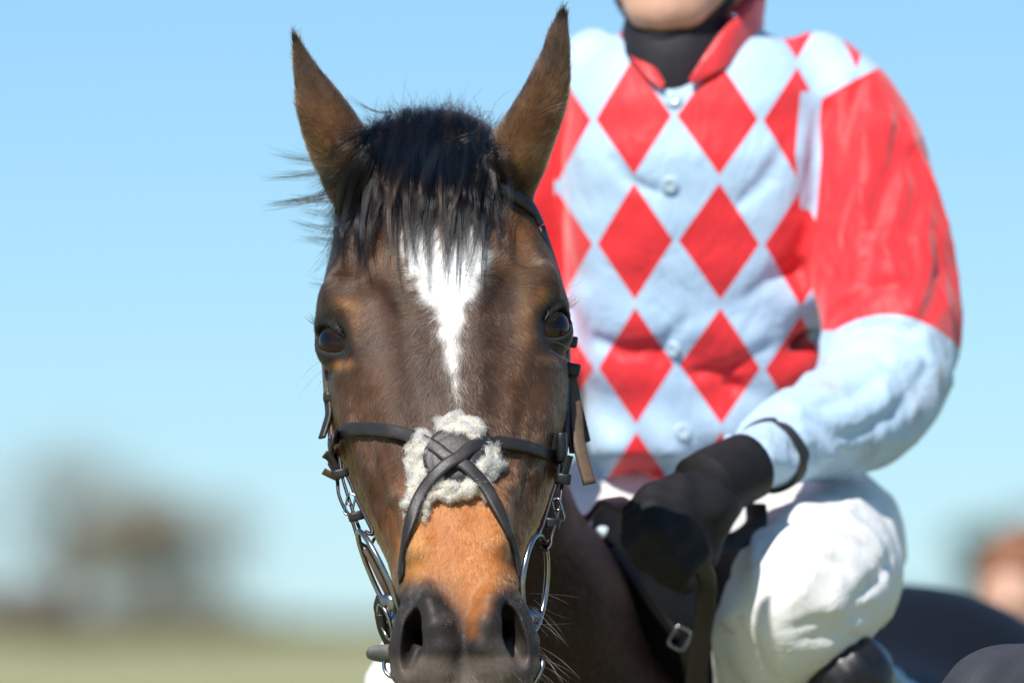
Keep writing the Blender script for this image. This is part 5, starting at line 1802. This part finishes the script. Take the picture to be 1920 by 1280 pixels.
M_LIP = mat_noise('lip', (.55, .22, .19), (.62, .28, .24), 60, .4)
# chin strap of the helmet, dark, with its cup below the lip
def strap_pts(offs, n, width, name, mat, thick=.003):
    Q = spline(np.array(offs, float), n)
    P = np.array([rf(*q) for q in Q]); C1 = rf(0, -.03, .0)
    N = unit(P - C1)
    V, F = strap(P, N, width, thick)
    MB().add(V, F).build(name, mat, rider)
strap_pts([(-.086, .03, -.02), (-.080, -.03, .00), (-.064, -.075, .020), (-.030, -.108, .050), (0, -.117, .066), (.030, -.108, .050), (.064, -.075, .020), (.080, -.03, .00), (.086, .03, -.02)], 60, .014, 'chin_strap', M_BLK, .004)
t = NT('helmet_cover'); t.base((.62, .03, .04)); t.set(Roughness=.4); t.bump(t.noise(30, 3, .6, t.coord()), .3, .004)
def f_helm(P):
    M, sx = _hl(P)
    o = s_ell(M, (0, .055, -.022), (.098, .102, .118))
    f = smax(o, -(s_ell(M, (0, .055, -.022), (.088, .092, .106))), .003)
    f = smax(f, -(M[:, 1] - .028 + .10 * np.minimum(M[:, 2], 0)), .004)
    pk = smax(np.abs(M[:, 1] - .038 - .0) - .0035, np.hypot(M[:, 0] / .085, (M[:, 2] - .07) / .075) * .075 - .075, .003)
    pk = smax(pk, .07 - M[:, 2], .004)
    return smin(f, pk, .006)
_lo, _hi = HC0 - .20, HC0 + .20
cloth_mesh('helmet', f_helm, tuple((a, b) for a, b in zip(_lo, _hi)), .005, t.m, rider, None, 1)
for s in (-1, 1):
    c = rf(s * .031, .022, .0685)
    th = np.linspace(0, math.pi, 12); phh = np.linspace(0, 2 * math.pi, 20, endpoint=False)
    V = np.array([c + .0115 * np.array([math.sin(a) * math.cos(b), math.sin(a) * math.sin(b), math.cos(a)]) for a in th for b in phh])
    F = [(i * 20 + j, (i + 1) * 20 + j, (i + 1) * 20 + (j + 1) % 20, i * 20 + (j + 1) % 20) for i in range(11) for j in range(20)]
    MB().add(V, F).build('eye', M_EYEH if 'M_EYEH' in globals() else mat_noise('human_eye', (.05, .035, .03), (.5, .48, .46), 40, .1), rider)
# =================================================================== saddle and loose leather
saddle = empty('saddle', W(1250, 1080, 5.85))
tag(saddle, 'black racing saddle and pad in front of the jockey on the horse', 'saddle')
M_PAD = mat_noise('black_pad', (.0018, .0025, .004), (.0045, .006, .009), 50, .8, .4, 300, .002, Specular_IOR_Level=.15)
def f_saddle(P):
    f = s_chain(P, [(*W(1152, 985, 5.74), .026), (*W(1185, 1035, 5.70), .036), (*W(1232, 1110, 5.70), .044), (*W(1272, 1190, 5.70), .050), (*W(1300, 1290, 5.74), .060), (*W(1310, 1420, 5.80), .075)], .015)
    f = smin(f, s_chain(P, [(*W(1190, 1010, 5.82), .04), (*W(1290, 1080, 5.90), .06), (*W(1420, 1200, 6.0), .09), (*W(1480, 1330, 6.05), .12)], .02), .04)
    return f + .002 * noise(P, 14, 1)
cloth_mesh('pad', f_saddle, ((.05, .50), (.60, 1.30), (1.20, 1.70)), .007, M_PAD, saddle, None, 1)
def disc_at(px, py, d, r, nrm, mat, name, parent, dome=.004):
    c = W(px, py, d); n = unit(np.asarray(nrm, float)); a = unit(np.cross(n, [0, 0, 1.0])); b = np.cross(n, a)
    T = np.linspace(0, 2 * math.pi, 24, endpoint=False)
    V = np.concatenate([[c + n * h + (a * math.cos(t_) + b * math.sin(t_)) * q for t_ in T] for q, h in ((r * .02, dome), (r * .6, dome * .8), (r * .9, dome * .35), (r, -.002))])
    F = [(i * 24 + k, (i + 1) * 24 + k, (i + 1) * 24 + (k + 1) % 24, i * 24 + (k + 1) % 24) for i in range(3) for k in range(24)]
    return MB().add(V, F).build(name, mat, parent)
M_PEARL = mat_noise('pale_stud', (.50, .62, .70), (.62, .72, .78), 60, .25)
disc_at(1131, 1001, 5.685, .0085, -CF + CR * .2, M_PEARL, 'stud', saddle)
def lstrap(name, pts, width, face, mat, parent, n=40, thick=.0035):
    Q = spline(np.array(pts, float), n); P = Wv(Q[:, 0], Q[:, 1], Q[:, 2])
    V, F = strap(P, np.repeat(unit(np.asarray(face, float))[None], n, 0), width, thick)
    return MB().add(V, F).build(name, mat, parent)
M_PUR = leather('worn_dark_leather', (.018, .013, .014), (.030, .022, .023), .5, (.05, .037, .034))
lstrap('breast_strap', [(1150, 1030, 5.665), (1190, 1085, 5.64), (1235, 1150, 5.635), (1268, 1192, 5.635)], .010, -CF + CR * .3, M_PUR, saddle)
def sq_buckle(px, py, d, w, h, ang, parent):
    ca, sa = math.cos(R(ang)), math.sin(R(ang)); ax = CR * ca - CU * sa; ay = CR * sa + CU * ca
    T = np.linspace(0, 2 * math.pi, 36, endpoint=False); sq = lambda v: np.sign(v) * np.abs(v) ** .4
    P = W(px, py, d) + (sq(np.cos(T)) * w / 2)[:, None] * ax + (sq(np.sin(T)) * h / 2)[:, None] * ay
    V, F = tube(P, .0018, 8, closed=True)
    return MB().add(V, F).build('buckle', M_STEEL, parent)
sq_buckle(1274, 1196, 5.625, .018, .022, 30, saddle)
lstrap('girth_strap', [(1278, 1200, 5.64), (1288, 1235, 5.65), (1295, 1290, 5.67), (1300, 1400, 5.70)], .016, -CF + CR * .3, M_LEAB, saddle)
# reins held by the jockey: tail hanging from the fist, loop under the wrist, end in front of the thumb
bridle_rein_tail = lstrap('rein', [(1296, 1040, 5.42), (1322, 1072, 5.44), (1326, 1110, 5.47), (1318, 1170, 5.50), (1308, 1240, 5.52), (1302, 1330, 5.55)], np.linspace(.017, .024, 40), -CF + CR * .15, M_PUR, bridle)
lstrap('rein', [(1418, 948, 5.60), (1416, 985, 5.57), (1385, 1012, 5.54), (1345, 1022, 5.52), (1300, 1020, 5.47)], .022, -CF * .9 + CU * .5, M_LEA, bridle)
lstrap('rein', [(1205, 975, 5.43), (1172, 952, 5.44), (1148, 938, 5.50), (1128, 950, 5.60), (1095, 985, 5.66), (1040, 1040, 5.66)], np.linspace(.024, .016, 40), -CF * .8 + CU * .5, M_LEABR, bridle)
# pale number cloth peeping out behind the boot
M_NUM = mat_noise('pale_blue_cloth', (.30, .48, .66), (.36, .54, .70), 30, .7, .3, 60, .004)
def f_cloth(P):
    return s_chain(P, [(*W(1668, 1262, 5.95), .010), (*W(1700, 1300, 6.0), .014), (*W(1730, 1420, 6.05), .016)], .01) + .002 * noise(P, 20, 1)
cloth_mesh('number_cloth', f_cloth, ((.38, .50), (.85, 1.15), (1.36, 1.54)), .004, M_NUM, saddle, None, 1)

# =================================================================== bystanders
def standing_person(base, yaw, hgt, top_mat, leg_mat, hair_mat_, label, res=.008, hair_len=.06, arm_bend=.0):
    """A standing adult: one continuous body, clothes and hair as its parts."""
    base = np.array(base, float); k = hgt / 1.75
    fw = np.array([math.sin(yaw), -math.cos(yaw), 0.0]); rt_ = np.array([math.cos(yaw), math.sin(yaw), 0.0])
    root = empty('person', base); tag(root, label, 'person')
    def loc(P):
        q = (P - base) / k
        return np.stack([q @ rt_, q @ fw, q[:, 2]], 1)
    def head(L):
        M = L.copy(); M[:, 0] = np.abs(M[:, 0])
        f = s_ell(M, (0, .0, 1.655), (.074, .092, .098))
        f = smin(f, s_chain(M, [(0, .072, 1.548, .024), (.05, .01, 1.575, .024)], .01), .03)
        f = smin(f, s_chain(M, [(0, .085, 1.66, .008), (0, .112, 1.622, .011)], .004), .01)
        f = smin(f, s_chain(M, [(0, .092, 1.588, .007), (.015, .086, 1.588, .005)]), .006)
        f = smax(f, -s_ell(M, (.031, .098, 1.662), (.014, .010, .010)), .012)
        f = smin(f, s_ell(M, (.076, -.01, 1.64), (.008, .02, .03)), .006)
        return smin(f, s_caps(M, (0, -.01, 1.58), (0, -.02, 1.44), .052, .06), .02), M
    arm = [(.185, -.02, 1.40, .050), (.225, -.03, 1.13, .042), (.215, .10 + arm_bend, .93, .034)]
    def torso(M, g=0.0):
        f = s_ell(M, (0, -.01, 1.24), (.175 + g, .115 + g, .24 + g))
        f = smin(f, s_chain(M, [(0, -.015, 1.41, .085 + g), (.165, -.02, 1.405, .060 + g)], .02), .04)
        f = smin(f, s_ell(M, (0, -.01, .98), (.165 + g, .12 + g, .16 + g)), .05)
        return smin(f, s_chain(M, [(x, y, z, r + g) for x, y, z, r in arm], .02), .03)
    def legs(M, g=0.0):
        f = s_chain(M, [(.085, -.01, .95, .088 + g), (.095, .0, .52, .058 + g), (.095, -.02, .10, .044 + g)], .02)
        return smin(f, s_ell(M, (0, -.01, .93), (.155 + g, .11 + g, .11)), .04)
    def f_body(P):
        h, M = head(loc(P))
        f = smin(h, torso(M, -.012), .02)
        f = smin(f, legs(M, -.012), .03)
        f = smin(f, s_chain(M, [(.215, .10 + arm_bend, .93, .026), (.212, .13 + arm_bend, .86, .030)]), .01)
        for i, dx in enumerate((-.022, -.008, .006, .020)):
            f = smin(f, s_chain(M, [(.212 + dx, .135 + arm_bend, .835, .0095), (.212 + dx, .155 + arm_bend, .80 - .006 * (i in (1, 2)), .009), (.212 + dx, .150 + arm_bend, .775, .008)]), .004)
        f = smin(f, s_chain(M, [(.195, .125 + arm_bend, .875, .011), (.178, .155 + arm_bend, .845, .009)]), .006)
        return f * k
    def f_top(P):
        L = loc(P); M = L.copy(); M[:, 0] = np.abs(M[:, 0])
        f = torso(M, .014) + .004 * noise(P, 7, 1) + .002 * noise(P, 18, 2)
        f = smin(f, s_chain(M, [(.0, .045, 1.455, .035), (.055, -.01, 1.47, .032), (.04, -.07, 1.475, .03), (0, -.085, 1.475, .03)], .01), .02)
        f = smax(f, .86 - M[:, 2] - (M[:, 0] > .19) * 0, .01)
        f = smax(f, -s_caps(M, (0, -.01, 1.8), (0, -.015, 1.46), .07, .062), .005)
        return f * k
    def f_leg(P):
        L = loc(P); M = L.copy(); M[:, 0] = np.abs(M[:, 0])
        return smax(legs(M, .006), M[:, 2] - .95, .01) * k
    def f_shoe(P, s=1):
        L = loc(P); M = L.copy(); M[:, 0] = M[:, 0] * s
        f = s_chain(M, [(.095, -.05, .048, .044), (.10, .06, .040, .040), (.102, .13, .032, .030)], .02)
        return smax(f, .004 - M[:, 2], .004) * k
    def f_hair(P):
        L = loc(P); M = L.copy(); M[:, 0] = np.abs(M[:, 0])
        f = s_ell(M, (0, -.012, 1.670), (.086, .104, .108))
        f = smax(f, -s_ell(M, (0, .10, 1.60), (.075, .085, .095)), .012)
        f = smax(f, 1.60 - hair_len - M[:, 2], .02)
        return (f + .004 * noise(P, 30, 1)) * k
    def go(name, f, z0, z1, mat, h):
        r = .36 * k
        return cloth_mesh(name, f, ((base[0] - r, base[0] + r), (base[1] - r, base[1] + r), (base[2] + z0 * k - .01, base[2] + z1 * k)), h, mat, root, None, 1)
    go('body', f_body, .0, 1.80, M_PSKIN, res)
    go('jacket', f_top, .80, 1.56, top_mat, res)
    go('trousers', f_leg, .0, 1.0, leg_mat, res * 1.4)
    for s in (-1, 1): go('shoe', lambda P, s=s: f_shoe(P, s), -.01, .16, M_BOOT, res)
    go('hair', f_hair, 1.5, 1.82, hair_mat_, res)
    return root
t = NT('waxed_jacket'); co = t.coord()
f = t.noise(18, 5, .65, co)
c = t.ramp(f, [(.3, (.020, .024, .031)), (.7, (.034, .039, .048))])
sp = t.ramp(t.noise(110, 5, .75, co), [(.66, (0, 0, 0)), (.74, (1, 1, 1))])
t.base(t.mix(t.math('MULTIPLY', sp, .4), c, (.20, .20, .17))); t.set(Roughness=.62)
t.bump(t.math('ADD', t.noise(300, 4, .7, co), t.math('MULTIPLY', t.noise(24, 3, .6, co), 2.0)), .3, .004)
M_JKT = t.m
M_DARKT = mat_noise('dark_trousers', (.02, .02, .025), (.04, .04, .05), 30, .8, .3, 200, .002)
M_JEAN = mat_noise('olive_coat', (.10, .10, .06), (.15, .14, .09), 30, .8, .3, 200, .002)
M_AUB = mat_noise('auburn_hair', (.16, .055, .020), (.28, .11, .04), 60, .5, .6, 140, .004)
M_BRH = mat_noise('brown_hair', (.04, .025, .016), (.08, .05, .03), 60, .5, .6, 140, .004)
_p = W(2170, 1155, 4.93)
standing_person((_p[0], _p[1], 0.0), R(-35), 1.80, M_JKT, M_DARKT, M_BRH, 'person in a dark grey waxed jacket, only one shoulder showing, bottom right corner', .007)
_p = W(1912, 1155, 12.2)
standing_person((_p[0], _p[1], 0.0), R(-18), 1.685, M_JEAN, M_DARKT, M_AUB, 'blurred auburn-haired person in the background at the right edge', .010, .10)
